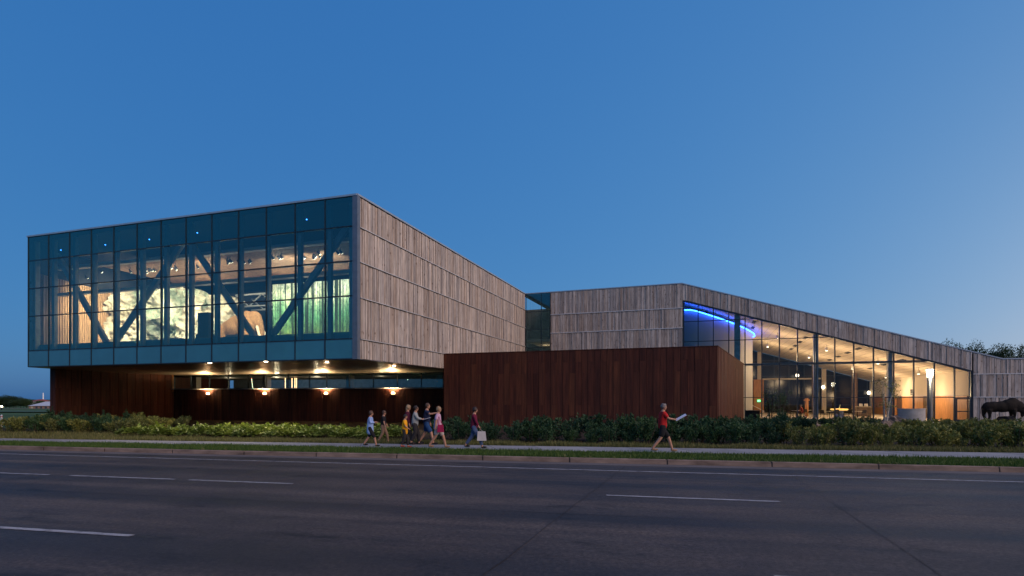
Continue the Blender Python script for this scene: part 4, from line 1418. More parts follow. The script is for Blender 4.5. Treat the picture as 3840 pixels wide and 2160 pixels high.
WORLD_PARTS = False
DARKS = [shrub_mesh(s_, 900, 1.06, 0.56, 0.105, 0.050, LEAF_DARK) for s_ in (1, 2, 3, 4)]
WARMS = [shrub_mesh(s_, 800, 0.98, 0.58, 0.10, 0.056, LEAF_WARM_GLOW) for s_ in (5, 6, 7)]
STEMS = [stems_mesh(s_, 0.9, 0.5) for s_ in (1, 2, 3)]
HOSTAS = [hosta_mesh(s_, 120, 0.46, 0.50, 0.24, 0.15, LEAF_BRIGHT) for s_ in (1, 2, 3, 4)]
HSTEM = [stems_mesh(s_, 0.4, 0.3) for s_ in (8, 9)]

def plant(name, label, cat, group, meshes, stems, x_, y_, z_, sc_, part='foliage'):
    t = thing(name, label, cat, (x_, y_, z_), group, rz=RNG.uniform(0, 6.28))
    t.scale = (sc_ * RNG.uniform(0.92, 1.1), sc_ * RNG.uniform(0.92, 1.1), sc_ * RNG.uniform(0.88, 1.12))
    put(part, RNG.choice(meshes), t)
    put('stems', RNG.choice(stems), t)
    return t

rng = random.Random(21)
# hedge of dark shrubs along the walk, right of the overhang
def fringe(i0, x0, x1, off, step, meshes, name, label, group, sc0=1.0):
    x_ = x0
    while x_ < x1:
        plant(name, label, 'shrub', group, meshes, STEMS, x_ + rng.uniform(-0.15, 0.15), walk_b(x_) + off + rng.uniform(-0.25, 0.25), -0.02, sc0 * rng.choice((0.72, 0.9, 1.0, 1.0, 1.12, 1.3)) * rng.uniform(0.92, 1.08))
        x_ += step
for off, st, k, row in ((1.35, 0.82, 1.0, 'row next to the sidewalk'), (2.35, 0.86, 1.06, 'middle row'), (3.45, 0.92, 1.10, 'row next to the steel')):
    fringe(0, -3.1 - 0.12 * off, 11.4, off, st, DARKS, 'dark_shrub', 'dark green shrub of the hedge before the rusted steel block, ' + row, 'dark shrubs along the sidewalk, ' + row, k)
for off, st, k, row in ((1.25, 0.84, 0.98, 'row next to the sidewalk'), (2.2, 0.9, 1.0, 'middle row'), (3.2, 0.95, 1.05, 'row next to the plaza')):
    fringe(0, 11.6, 21.5 + off * 0.6, off, st, WARMS, 'olive_shrub', 'olive green leafy shrub with painted-in headlight glow in the hedge by the lamp post, ' + row, 'olive shrubs along the sidewalk, ' + row, k)
# left hedge below the steel end wall
ROWS = ('row next to the lawn', 'second row from the lawn', 'third row from the lawn', 'fourth row from the lawn', 'fifth row from the lawn', 'row deepest under the box')
for j in range(4):
    Y0 = 31.2 + j * 1.0
    x_ = -29.8 + j * 0.3
    while x_ < -20.2 + j * 0.1:
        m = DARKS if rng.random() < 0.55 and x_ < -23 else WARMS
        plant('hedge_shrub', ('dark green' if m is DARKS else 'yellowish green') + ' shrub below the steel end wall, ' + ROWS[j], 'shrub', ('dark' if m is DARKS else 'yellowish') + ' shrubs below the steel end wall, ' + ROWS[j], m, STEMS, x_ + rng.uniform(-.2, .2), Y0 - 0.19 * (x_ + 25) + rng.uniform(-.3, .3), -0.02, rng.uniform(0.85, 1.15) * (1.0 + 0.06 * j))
        x_ += 0.9
# broad-leaved bed under the overhang
for j in range(6):
    x_ = -19.8 + 0.55 * j
    while x_ < -5.6 + 0.25 * (j % 2):
        Y0 = 25.0 - 0.168 * x_ + j * 0.72 * (1.0 if x_ > -17 else 0.6)
        plant('broadleaf_plant', 'bright broad-leaved plant under the raised box, ' + ROWS[j], 'plant', 'broad-leaved plants under the raised box, ' + ROWS[j], HOSTAS, HSTEM, x_ + rng.uniform(-.15, .15), Y0 + rng.uniform(-.15, .15), -0.02, rng.uniform(0.8, 1.15), 'leaves')
        x_ += 0.72
# lit bed and shrubs before the lobby
def at_ground(px, py):
    Y = CZ * F / (py - HY)
    return at(px, Y)
for px in range(3065, 3262, 17):
    x_, y_ = at(px + rng.uniform(-5, 5), 33.6 + rng.uniform(-0.5, 0.5))
    plant('broadleaf_plant', 'bright green broad-leaved plant in the bed before the lobby glass', 'plant', 'broad-leaved plants before the lobby', HOSTAS, HSTEM, x_, y_, -0.02, 0.85, 'leaves')
for px in range(3055, 3275, 24):
    x_, y_ = at(px + rng.uniform(-6, 6), 37.0 + rng.uniform(-0.7, 0.7))
    plant('dark_shrub', 'rounded dark shrub behind the bright bed at the lobby', 'shrub', 'dark shrubs before the lobby', DARKS, STEMS, x_, y_, -0.02, 0.85)
for px in range(2730, 3050, 22):
    x_, y_ = at(px + rng.uniform(-8, 8), 31.0 + rng.uniform(-1.5, 1.5))
    plant('dark_shrub', 'dark shrub at the foot of the steel block corner', 'shrub', 'dark shrubs at the steel corner', DARKS, STEMS, x_, y_, -0.02, 1.05)
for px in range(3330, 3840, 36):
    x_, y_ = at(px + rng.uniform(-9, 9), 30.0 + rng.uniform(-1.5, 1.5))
    plant('olive_shrub', 'olive shrub with painted-in headlight glow on the plaza side of the hedge', 'shrub', 'olive shrubs on the plaza side', WARMS, STEMS, x_, y_, -0.02, rng.uniform(0.8, 1.1))
WORLD_PARTS = True

# grass of verge and lawn margin
def blades(name, n, fn, hmin, hmax, mat, seed, w=0.011):
    rr = random.Random(seed)
    b = MB()
    for k in range(n):
        x_, y_, hf = fn(rr)
        h = rr.uniform(hmin, hmax) * hf
        a = rr.uniform(0, 2 * pi)
        lx, ly = rr.uniform(-1, 1) * h * 0.5, rr.uniform(-1, 1) * h * 0.5
        ww = w * rr.uniform(0.7, 1.4)
        i = len(b.v)
        b.v += [(x_ - cos(a) * ww, y_ - sin(a) * ww, -0.03), (x_ + cos(a) * ww, y_ + sin(a) * ww, -0.03), (x_ + lx, y_ + ly, h - 0.02)]
        b.f.append((i, i + 1, i + 2))
        b.r += [rr.random()] * 3
    me = b.mesh(name, mat, fix=False)
    o = put(name, me, None, 'stuff')
    return o
def verge_pt(rr):
    x_ = rr.uniform(-27, 20)
    t = rr.random()
    v = noise.noise(Vector((x_ * 0.5, t * 2, 3)))
    return x_, kerb_y(x_) + 0.14 + t * (walk_f(x_) + 0.06 - kerb_y(x_) - 0.14), 1 + 0.5 * v
tag(blades('verge_grass', 60000, verge_pt, 0.05, 0.13, GRASS, 1), 'short green grass on the strip between kerb and sidewalk', 'grass')
def lawn_pt(rr):
    x_ = rr.uniform(-34, 21)
    wide = 1.1 if x_ > -4 else (1.8 if x_ > -18 else 5.0)
    t = rr.random() ** 1.3
    v = noise.noise(Vector((x_ * 0.8, t * 2, 9)))
    return x_, walk_b(x_) - 0.05 + t * wide, 1 + 0.6 * v
tag(blades('lawn_grass', 60000, lawn_pt, 0.07, 0.22, GRASS_DRY, 2), 'longer straw-green grass along the building side of the sidewalk', 'grass')
rr = random.Random(5)
for k in range(26):         # dry weeds in the kerb line
    x_ = rr.uniform(-13, 12)
    b = MB()
    for j in range(14):
        a = rr.uniform(0, 2 * pi)
        leaf(b, Vector((x_, kerb_y(x_) + 0.16, -0.01)), Vector((cos(a) * 0.8, sin(a) * 0.8 - 0.4, rr.uniform(0.05, 0.9))).normalized(), Vector((0, 0, 1)), rr.uniform(0.07, 0.2), 0.016, 0.8)
    tag(b.build('kerb_weed', GRASS_DRY, None, fix=False), 'small dry weed sprouting over the kerb edge', 'weed', 'weeds along the kerb')

# ------------------------------------------------------------------ trees
def crown_mesh(seed, rx, rz, n, L, mat, lumps=14):
    rr = random.Random(seed)
    b = MB()
    cs = []
    for k in range(lumps):
        d = rvec(rr)
        q = rr.uniform(0.35, 0.85)
        cs.append((Vector((d.x * rx * q, d.y * rx * q, d.z * rz * q)), rr.uniform(0.28, 0.45) * min(rx, rz), rr.random()))
    for k in range(n):
        c, r, tone = cs[k % lumps]
        d = rvec(rr)
        p = c + d * r * rr.uniform(0.55, 1.1)
        leaf(b, p, (d + rvec(rr) * 0.9).normalized(), rvec(rr), L * rr.uniform(0.7, 1.3), L * 0.62, min(1, max(0, 0.5 * tone + 0.5 * rr.random())))
    return b.mesh('crown', mat, fix=False)

def tree(name, label, group, x_, y_, z0, H, crown, rx, trunk_r, rz):
    t = thing(name, label, 'tree', (x_, y_, z0), group)
    c = put('crown', crown)
    c.parent = t
    c.location = (0, 0, H - rz)
    c.rotation_euler = (0, 0, RNG.uniform(0, 6.28))
    tb = MB()
    top = H - rz * 0.7
    tb.tube([(0, 0, -0.3), (0.05 * H * 0.1, 0, top * 0.5), (0, 0, top)], [trunk_r, trunk_r * 0.8, trunk_r * 0.45], 8)
    for k in range(5):
        a = k * 1.26 + RNG.uniform(0, 0.6)
        tb.tube([(0, 0, top * 0.6), (cos(a) * rx * 0.3, sin(a) * rx * 0.3, top * 0.85), (cos(a) * rx * 0.6, sin(a) * rx * 0.6, H - rz * 0.7)], [trunk_r * 0.5, trunk_r * 0.3, trunk_r * 0.12], 6)
    k = put('trunk', tb.mesh('trunk', BARK))
    k.parent = t
    return t
CROWNS = [crown_mesh(s_, 1.0, 1.0, 15000, 0.062, LEAF_TREE, 34) for s_ in (31, 32, 33)]
def big_tree(name, label, group, px, py_top, Y, wpx, hfrac=0.62, base=None):
    x_, y_ = at(px, Y)
    z0 = hill(x_, Y) if base is None else base
    H = zat(py_top, Y) - z0
    rx = wpx / 2 / F * Y
    rz = H * hfrac / 2
    t = tree(name, label, group, x_, y_, z0, H, RNG.choice(CROWNS), rx, 0.03 * H, rz)
    t.children[0].scale = (rx, rx, rz)
    return t
for px, py, w in ((3592, 1284, 120), (3655, 1292, 130), (3722, 1306, 110), (3786, 1290, 150), (3860, 1294, 140), (3630, 1306, 110), (3750, 1316, 120)):
    big_tree('background_tree', 'dark leafy tree rising behind the low end of the museum roof', 'trees behind the museum roof', px, py, 96 + RNG.uniform(-7, 7), w, 0.8)
for px, py, w in ((-10, 1487, 56), (22, 1481, 60), (52, 1483, 52), (78, 1490, 48), (100, 1493, 44), (120, 1497, 44), (146, 1501, 40), (172, 1503, 38), (200, 1503, 40), (-50, 1484, 60), (60, 1497, 50), (10, 1500, 50), (88, 1503, 46), (36, 1506, 44)):
    big_tree('far_tree', 'small dark tree in the tree line beyond the fields', 'far tree line beyond the fields', px, py, 400 + RNG.uniform(-30, 30), w, 0.9)

# small multi-stem trees with open crowns before the lobby
def sapling(label, px, Y, H, spread, seed, mat, n_leaf, bark):
    x_, y_ = at(px, Y)
    rr = random.Random(seed)
    t = thing('young_tree', label, 'tree', (x_, y_, -0.02))
    tb, lb_ = MB(), MB()
    for k in range(4):
        a = rr.uniform(0, 2 * pi)
        q = spread * rr.uniform(0.35, 0.9)
        p0_ = Vector((x_ + 0.08 * cos(a), y_ + 0.08 * sin(a), -0.03))
        p1 = p0_ + Vector((cos(a) * q * 0.4, sin(a) * q * 0.4, H * 0.5))
        p2 = p0_ + Vector((cos(a) * q, sin(a) * q, H * rr.uniform(0.82, 1.0)))
        tb.tube([p0_, p1, p2], [0.05, 0.034, 0.008], 7)
        for j in range(7):
            f = rr.uniform(0.35, 0.95)
            c = p0_.lerp(p2, f)
            e = c + rvec(rr) * spread * 0.45 + Vector((0, 0, 0.15))
            tb.tube([c, e], [0.01, 0.003], 4)
            for m in range(n_leaf // 28):
                p = c.lerp(e, rr.uniform(0.3, 1.1)) + rvec(rr) * 0.12
                leaf(lb_, p, (rvec(rr) - Vector((0, 0, 0.3))).normalized(), rvec(rr), 0.10 * rr.uniform(0.7, 1.3), 0.06, rr.random())
    tb.build('trunk', bark, t)
    lb_.build('crown', mat, t, fix=False)
sapling('thin young tree with open dark crown before the cedar wall', 2925, 41.0, 3.0, 0.9, 3, LEAF_DARK, 700, BARK)
sapling('young tree with black stem close to the steel block corner', 2893, 42.5, 2.9, 0.55, 9, LEAF_DARK, 420, BLACK)
sapling('pale-stemmed young birch with sparse leaves before the reception', 3318, 37.5, 3.4, 1.0, 5, LEAF_WARM_GLOW, 520, plain('birch_bark', (0.42, 0.38, 0.33), 0.8, 0, 0.4, 8))

# ------------------------------------------------------------------ plaza pieces
x_, y_ = at(3487, 35.0)
t = thing('lamp_post', 'dark plaza lamp post with bright tapered lantern', 'lamp post', (x_, y_, 0))
MB().tube([(x_, y_, -0.05), (x_, y_, 0.25), (x_, y_, 0.3), (x_, y_, 3.30)], [0.19, 0.18, 0.155, 0.145], 16).build('post', plain('blue_black_post', (0.022, 0.025, 0.032), 0.35, 0.3), t, True)
MB().lathe((x_, y_, 3.30), [(0.14, 0.0), (0.19, 0.48), (0.17, 0.51)], 16).build('lantern', emit('lantern_glow', (1.0, 0.86, 0.62), 16), t)
MB().lathe((x_, y_, 3.815), [(0.22, 0.0), (0.22, 0.03), (0.08, 0.07)], 16).build('lantern_cap', BLACK, t)
lamp('POINT', (x_, y_ - 0.1, 3.55), 700, (1.0, 0.80, 0.52), t, 0.22)
# curved concrete screen wall
x_, y_ = at(3436, 41.0)
t = thing('curved_screen_wall', 'low curved concrete wall standing beside the lamp post', 'wall', (x_, y_, 0))
MB().lathe((x_, y_ + 0.6, -0.05), [(0.92, 0.0), (0.92, 1.22), (0.80, 1.22), (0.80, 0.0)], 24, a0=pi * 0.98, a1=pi * 2.02).build('wall_body', CONC, t)
MB().lathe((x_, y_ + 0.6, 1.172), [(0.94, 0.0), (0.94, 0.04), (0.78, 0.04), (0.78, 0.0)], 24, a0=pi * 0.97, a1=pi * 2.03).build('wall_cap', plain('pale_concrete', (0.40, 0.38, 0.35), 0.8), t)
# boulders and slabs
def boulder(px, Y, w, h, label, seed, mat=STONE, tilt=0.0):
    x_, y_ = at(px, Y)
    b = MB().blob((0, 0, h * 0.42), (w / 2, w * 0.36, h * 0.58), 12, 9, 0.35, seed)
    o = b.build('boulder', mat, None)
    o.location = (x_, y_, -0.02)
    o.rotation_euler = (0, tilt, seed)
    tag(o, label, 'boulder')
boulder(3045, 33.0, 1.0, 0.75, 'pink granite boulder at the left end of the bright bed', 2)
boulder(3352, 38.0, 1.3, 0.8, 'rough brown rock beside the curved concrete wall', 5, STONE, 0.1)
boulder(3322, 36.8, 1.1, 0.45, 'flat low granite rock under the young birch', 7)
boulder(3285, 34.5, 0.8, 0.4, 'small low rock at the right end of the bright bed', 8)
boulder(3770, 39.2, 1.6, 0.7, 'rough rock lying below the bison statue', 11, BRONZE)
# paving before the lobby
pv = MB()
q = [M.p(M.s(2900), 0.3, 0), M.p(S_END, 0.3, 0), M.p(S_END, 15.0, 0), M.p(M.s(3300), 9.0, 0), M.p(M.s(3000), 6.0, 0)]
pv.add([(p.x, p.y, -0.006) for p in q], [tuple(range(len(q)))])
struct(pv.build('plaza', plain('plaza_concrete', (0.34, 0.31, 0.28), 0.85, 0, 0.12, 1.0), None))

# bison statue
x_, y_ = at(3766, 40.0)
t = thing('bison_statue', 'dark bronze bison statue with lowered head before the timber wall', 'statue', (x_, y_, 0))
def bp(a, b_, c):
    return Vector((x_ + a * 1.06, y_ + b_ * 1.15 - a * 0.22, 0.30 + c * 1.16))
bb_ = MB()
for a_, c_, r_ in ((-0.92, 0.90, (0.42, 0.31, 0.38)), (-0.6, 0.91, (0.62, 0.34, 0.40)), (-0.1, 0.92, (0.75, 0.36, 0.42)), (0.32, 1.0, (0.66, 0.36, 0.48)), (0.48, 1.10, (0.50, 0.29, 0.46)), (0.80, 0.94, (0.42, 0.29, 0.42)), (1.08, 0.70, (0.22, 0.20, 0.30)), (1.18, 0.50, (0.14, 0.13, 0.19)), (1.02, 0.42, (0.11, 0.10, 0.22))):
    bb_.blob(bp(a_, 0, c_), r_, 16, 12)
for a_, b_, f_ in ((-1.02, 0.17, 0.10), (-1.0, -0.17, -0.04), (0.55, 0.18, 0.02), (0.42, -0.18, -0.06)):
    bb_.tube([bp(a_, b_, 0.75), bp(a_ - f_ * 0.6, b_, 0.36), bp(a_ + f_, b_, 0.02)], [0.20 if a_ < 0 else 0.17, 0.095, 0.085], 10)
bb_.tube([bp(-1.3, 0, 0.95), bp(-1.38, 0, 0.7), bp(-1.36, 0, 0.45)], [0.05, 0.035, 0.05], 8)
put('body', remesh_body(bb_, 0.035, [BRONZE], smooth=26), t)
for k in (-1, 1):
    MB().tube([bp(1.0, k * 0.2, 0.86), bp(1.0, k * 0.34, 0.90), bp(1.02, k * 0.36, 1.06)], [0.055, 0.045, 0.012], 8).build('horn', BRONZE, t, True)
MB().blob((x_, y_, 0.10), (1.6, 0.8, 0.30), 14, 8, 0.12, 4).build('rock_base', BRONZE, t)

# far buildings and marks beyond the fields
def far_shed(px0, px1, y_eave, y_ridge, y_base, Y, label, wall, roofm, cat='barn', name='barn'):
    xa, xb = at(px0, Y)[0], at(px1, Y)[0]
    z0, z1, z2 = zat(y_base, Y), zat(y_eave, Y), zat(y_ridge, Y)
    t = thing(name, label, cat, ((xa + xb) / 2, Y, z0))
    dep = 12
    MB().box(xa, xb, Y, Y + dep, z0 - 0.5, z1).build('wall', wall, t)
    o_ = 0.4
    MB().add([(xa - o_, Y - o_, z1 + 0.01), (xb + o_, Y - o_, z1 + 0.01), (xb + o_, Y + dep + o_, z1 + 0.01), (xa - o_, Y + dep + o_, z1 + 0.01), (xa + (xb - xa) * 0.22, Y + dep / 2, z2), (xb - (xb - xa) * 0.05, Y + dep / 2, z2)],
             [(0, 1, 5, 4), (1, 2, 5), (2, 3, 4, 5), (3, 0, 4), (3, 2, 1, 0)]).build('roof', roofm, t)
    return t, xa, xb, z0, z1
BRICK = plain('far_brick', (0.28, 0.17, 0.12), 0.9, 0, 0.2, 0.6)
t, xa, xb, z0, z1 = far_shed(108, 250, 1522, 1506, 1537, 300, 'long low brick barn with grey metal roof beyond the field', BRICK, plain('far_metal_roof', (0.42, 0.44, 0.47), 0.5))
for k in range(7):
    xx = xa + 1.2 + k * (xb - xa - 3) / 7
    MB().box(xx, xx + 1.1, 299.9, 299.98, z0 + 0.7, z1 - 0.35).build('window', plain('far_window', (0.45, 0.40, 0.28), 0.4) if k == 0 else plain('far_dark_window', (0.05, 0.05, 0.06), 0.3), t)
t, xa, xb, z0, z1 = far_shed(114, 136, 1505, 1497, 1512, 385, 'small white house with red roof in the far tree line', plain('white_render', (0.6, 0.58, 0.56), 0.8), plain('red_roof', (0.20, 0.06, 0.06), 0.8), 'house', 'far_house')
MB().box(xa + 1, xa + 2, 384.9, 384.98, z0 + 0.5, z1 - 0.2).build('window', plain('far_dark_window', (0.05, 0.05, 0.06)), t)
x_, y_ = at(162, 640)
t = thing('white_spire', 'slender white tower standing beyond the far barn', 'tower', (x_, y_, zat(1503, 640)))
z0, z1 = zat(1510, 640), zat(1472, 640)
MB().tube([(x_, y_, z0), (x_, y_, z0 + (z1 - z0) * 0.9), (x_, y_, z1)], [0.75, 0.55, 0.1], 10).build('shaft', plain('white_mast', (0.75, 0.74, 0.76), 0.6), t)
MB().lathe((x_, y_, z0 - 1), [(1.6, 0), (1.6, 1.6), (0.8, 2.0)], 10).build('foot', plain('white_mast', (0.75, 0.74, 0.76)), t)
x_, y_ = at(6, 150)
zl = zat(1524, 150)
t = thing('field_lamp', 'short lamp post shining at the edge of the far field', 'lamp post', (x_, y_, hill(x_, 150)))
MB().tube([(x_, y_, hill(x_, 150) - 0.2), (x_, y_, zl - 0.1)], [0.1, 0.1], 8).build('post', BLACK, t)
MB().blob((x_, y_, zl), (0.2, 0.2, 0.2), 10, 8).build('lamp_head', emit('field_lamp_glow', (1.0, 0.82, 0.55), 25), t)
x_, y_ = at(6, 43)
t = thing('white_bollard', 'thin white bollard at the end of the left hedge', 'bollard', (x_, y_, -0.3))
MB().tube([(x_, y_, -0.3), (x_, y_, 0.66), (x_, y_, 0.70)], [0.07, 0.07, 0.03], 10).build('post', plain('white_paint', (0.7, 0.7, 0.72), 0.5), t)
MB().tube([(x_, y_, 0.5), (x_, y_, 0.58)], [0.074, 0.074], 10).build('reflector_band', plain('red_band', (0.4, 0.05, 0.04), 0.5), t)
# hedgerow and path strips in the far field
for k, (Y0, Y1, c) in enumerate(((230, 275, (0.10, 0.085, 0.06)), (95, 130, (0.035, 0.075, 0.03)))):
    b = MB().add([(-400, Y0, hill(0, Y0) + 0.06), (-20, Y0, hill(0, Y0) + 0.06), (-20, Y1, hill(0, Y1) + 0.06), (-400, Y1, hill(0, Y1) + 0.06)], [(0, 1, 2, 3)])
    struct(b.build('field', plain('crop_%d' % k, c, 0.95, 0, 0.3, 0.1)))

# ------------------------------------------------------------------ people on the sidewalk
SKIN = plain('skin', (0.42, 0.22, 0.14), 0.55, 0, 0.08, 6)
HAIRS = {k: plain('hair_' + k, c, 0.6, 0, 0.3, 20) for k, c in dict(grey=(0.17, 0.15, 0.14), dark=(0.03, 0.02, 0.016), blond=(0.27, 0.18, 0.10), brown=(0.09, 0.05, 0.03)).items()}
def cloth(name, c):
    return plain('cloth_' + name, c, 0.85, 0, 0.15, 9, 0.2, 0.2)
EYE = plain('eye_dark', (0.02, 0.015, 0.012), 0.3)
LIP = plain('lip', (0.30, 0.10, 0.08), 0.5)

def person(label, px, foot_y, H, face, stride, arms, top, bottom, hair, shoes, sleeve=0.5, leg=1.0, hem=0.0, hair_long=False, top_name='shirt', bottom_name='trousers', female=False, sit=False, where=None):
    """face: heading in radians (0 = to the right); stride: forward reach of the left foot in metres at full height; arms: (left, right) wrist as (forward, up) from shoulder"""
    k = H / 1.75
    if where is None:
        Y = CZ * F / (foot_y - HY)
        x0, y0 = at(px, Y)
        z0 = 0.005
    else:
        x0, y0, z0 = where
    fw = Vector((cos(face), sin(face), 0))
    lf = Vector((-sin(face), cos(face), 0))
    base = Vector((x0, y0, z0))
    def J(f, l, z):
        return base + (fw * f + lf * l + Vector((0, 0, z))) * k
    t = thing('person', label, 'person', base)
    drop = 0.035 * abs(stride) * 1.2
    hipz = 0.92 - drop
    sw = 0.165 if female else 0.19
    hw = 0.095
    # joints
    if sit:
        legs = [[J(0.02, s * hw, 0.56), J(0.42, s * hw, 0.54), J(0.44, s * hw, 0.09), J(0.44, s * hw, 0.045), J(0.60, s * hw, 0.03)] for s in (1, -1)]
        hipz = 0.56
        sh = 0.50
    else:
        sh = 0.50
        legs = []
        for s in (1, -1):
            st = stride * s
            lift = 0.05 if st < 0 else 0.0
            ank = J(st * 0.5, s * hw * 0.85, 0.085 + lift)
            hip = J(0, s * hw, hipz)
            knee = hip.lerp(ank, 0.5) + fw * (0.06 + (0.05 if st < 0 else 0)) * k
            toe = ank + (fw * 0.15 + Vector((0, 0, -0.055 - lift * 0.6))) * k
            legs.append([hip, knee, ank, ank + Vector((0, 0, -0.03 * k)), toe])
    pel, waist, chest, nb = J(0, 0, hipz + 0.03), J(0.005, 0, hipz + 0.20), J(0.015, 0, hipz + 0.40), J(0.02, 0, hipz + 0.555)
    nk, hb = J(0.03, 0, hipz + 0.59), J(0.045, 0, hipz + 0.64)
    am = []
    for i, s in enumerate((1, -1)):
        f, up, out = arms[i]
        shd = J(0.02, s * sw, hipz + sh)
        wr = shd + (fw * f + Vector((0, 0, up)) + lf * s * out) * k
        d = wr - shd
        el = shd.lerp(wr, 0.52)
        slack = max(0.0, 0.54 * k - d.length)
        el += (-fw * 0.6 - Vector((0, 0, 0.8)) + lf * s * 0.3) * slack * 0.75
        hand = wr + (wr - el).normalized() * 0.085 * k
        am.append([shd, el, wr, hand])
    V, E, Rr = [], [], []
    def chain(pts, rs, start=None):
        p = start
        for q, r in zip(pts, rs):
            V.append(q)
            Rr.append((r * k, r * k) if not isinstance(r, tuple) else (r[0] * k, r[1] * k))
            if p is not None:
                E.append((p, len(V) - 1))
            p = len(V) - 1
        return p
    chain([pel, waist, chest, nb, nk, hb], [0.145, 0.13, 0.15, 0.085, 0.066, 0.068])
    for L in legs:
        chain(L[:1], [0.098], 0)
        chain(L[1:3], [0.070, 0.046], len(V) - 1)
        chain(L[3:], [0.038, 0.028], len(V) - 1)
    for A in am:
        chain(A[:1], [0.062], 2)
        chain(A[1:3], [0.046, 0.032], len(V) - 1)
        chain(A[3:], [0.026], len(V) - 1)
    me = skin_mesh('body', V, E, Rr, [SKIN, EYE, LIP], 2, 0)
    # head, features and fingers joined into the same body mesh
    hc = J(0.06, 0, hipz + 0.728)
    b = MB()
    b.blob(hc, (0.088 * k, 0.076 * k, 0.112 * k), 14, 10)
    b.blob(hc + (fw * 0.02 - Vector((0, 0, 0.06))) * k, (0.062 * k, 0.058 * k, 0.06 * k), 12, 8)
    b.blob(hc + (fw * 0.09 - Vector((0, 0, 0.02))) * k, (0.012 * k, 0.012 * k, 0.022 * k), 8, 6)
    for s in (1, -1):
        b.blob(hc + (lf * 0.076 * s - Vector((0, 0, 0.012))) * k, (0.018 * k, 0.012 * k, 0.03 * k), 8, 6)
    n_skin = len(b.f)
    for s in (1, -1):
        b.blob(hc + (fw * 0.078 + lf * 0.03 * s + Vector((0, 0, 0.008))) * k, (0.012 * k,) * 3, 8, 6)
    n_eye = len(b.f)
    b.blob(hc + (fw * 0.078 - Vector((0, 0, 0.062))) * k, (0.012 * k, 0.024 * k, 0.008 * k), 8, 6)
    n_lip = len(b.f)
    for i, A in enumerate(am):
        d = (A[3] - A[2]).normalized()
        sd2 = d.cross(fw if abs(d.dot(fw)) < 0.9 else Vector((0, 0, 1))).normalized()
        cu_ = d.cross(sd2)
        if cu_.dot(fw) < 0:
            cu_ = -cu_
        for j, (o_, L) in enumerate(((-0.024, 0.065), (-0.008, 0.075), (0.008, 0.07), (0.024, 0.055))):
            p0_ = A[3] + sd2 * o_ * k
            p1 = p0_ + d * L * 0.55 * k + cu_ * 0.008 * k
            p2 = p1 + d * L * 0.35 * k + cu_ * 0.024 * k
            b.tube([p0_ - d * 0.01 * k, p1, p2], [0.010 * k, 0.009 * k, 0.006 * k], 6)
        p0_ = A[2].lerp(A[3], 0.35) + cu_ * 0.018 * k
        b.tube([p0_, p0_ + (cu_ * 0.03 + d * 0.025) * k, p0_ + (cu_ * 0.04 + d * 0.055) * k], [0.012 * k, 0.011 * k, 0.007 * k], 6)
    bm = bmesh.new()
    bm.from_mesh(me)
    vs_b = [bm.verts.new(p) for p in b.v]
    for i, q in enumerate(b.f):
        try:
            f = bm.faces.new([vs_b[j] for j in q])
        except ValueError:
            continue
        f.smooth = True
        f.material_index = 0 if i < n_skin or i >= n_lip else (1 if i < n_eye else 2)
    bm.to_mesh(me)
    bm.free()
    put('body', me, t)
    # hair
    hb_ = MB()
    hb_.blob(hc + (-fw * 0.018 + Vector((0, 0, 0.022))) * k, (0.104 * k, 0.094 * k, 0.112 * k), 18, 12, 0.16, int(px))
    if hair_long:
        hb_.blob(hc + (-fw * 0.07 - Vector((0, 0, 0.07))) * k, (0.06 * k, 0.085 * k, 0.15 * k), 12, 9, 0.1, int(px) + 1)
    hb_.build('hair', HAIRS[hair], t, True)
    # top
    V, E, Rr = [], [], []
    low = J(0, 0, hipz - hem - 0.13)
    chain([low, waist, chest, J(0.02, 0, hipz + 0.52)], [0.20 if hem else 0.19, 0.165, 0.18, 0.09])
    for A in am:
        chain([A[0]], [0.086], 2)
        if sleeve <= 0.5:
            chain([A[0].lerp(A[1], 0.85)], [0.072], len(V) - 1)
        else:
            chain([A[1], A[1].lerp(A[2], 0.9)], [0.066, 0.048], len(V) - 1)
    put(top_name, skin_mesh(top_name, V, E, Rr, [top], 2, 0), t)
    # bottom
    V, E, Rr = [], [], []
    chain([J(0, 0, hipz + 0.20), pel], [0.135, 0.172])
    for L in legs:
        chain([L[0] - Vector((0, 0, 0.05 * k))], [0.118], 1)
        if leg < 0.6:
            chain([L[0].lerp(L[1], min(1.0, leg * 2))], [0.112], len(V) - 1)
        else:
            chain([L[1], L[1].lerp(L[2], min(1, (leg - 0.5) * 2) * 0.95)], [0.088, 0.066], len(V) - 1)
    put(bottom_name, skin_mesh(bottom_name, V, E, Rr, [bottom], 2, 1), t)
    for L in legs:
        d = (L[4] - L[3])
        sb = MB()
        c = L[3].lerp(L[4], 0.45)
        sb.blob(c + Vector((0, 0, 0.004 * k)), (0.5 * d.length + 0.055 * k, 0.046 * k, 0.042 * k), 12, 8)
        o = sb.build('shoe', shoes, t, True)
        R3 = Matrix.Translation(c) @ Matrix.Rotation(face, 4, 'Z') @ Matrix.Translation(-c)
        o.data.transform(R3)
    return t, am, J, k

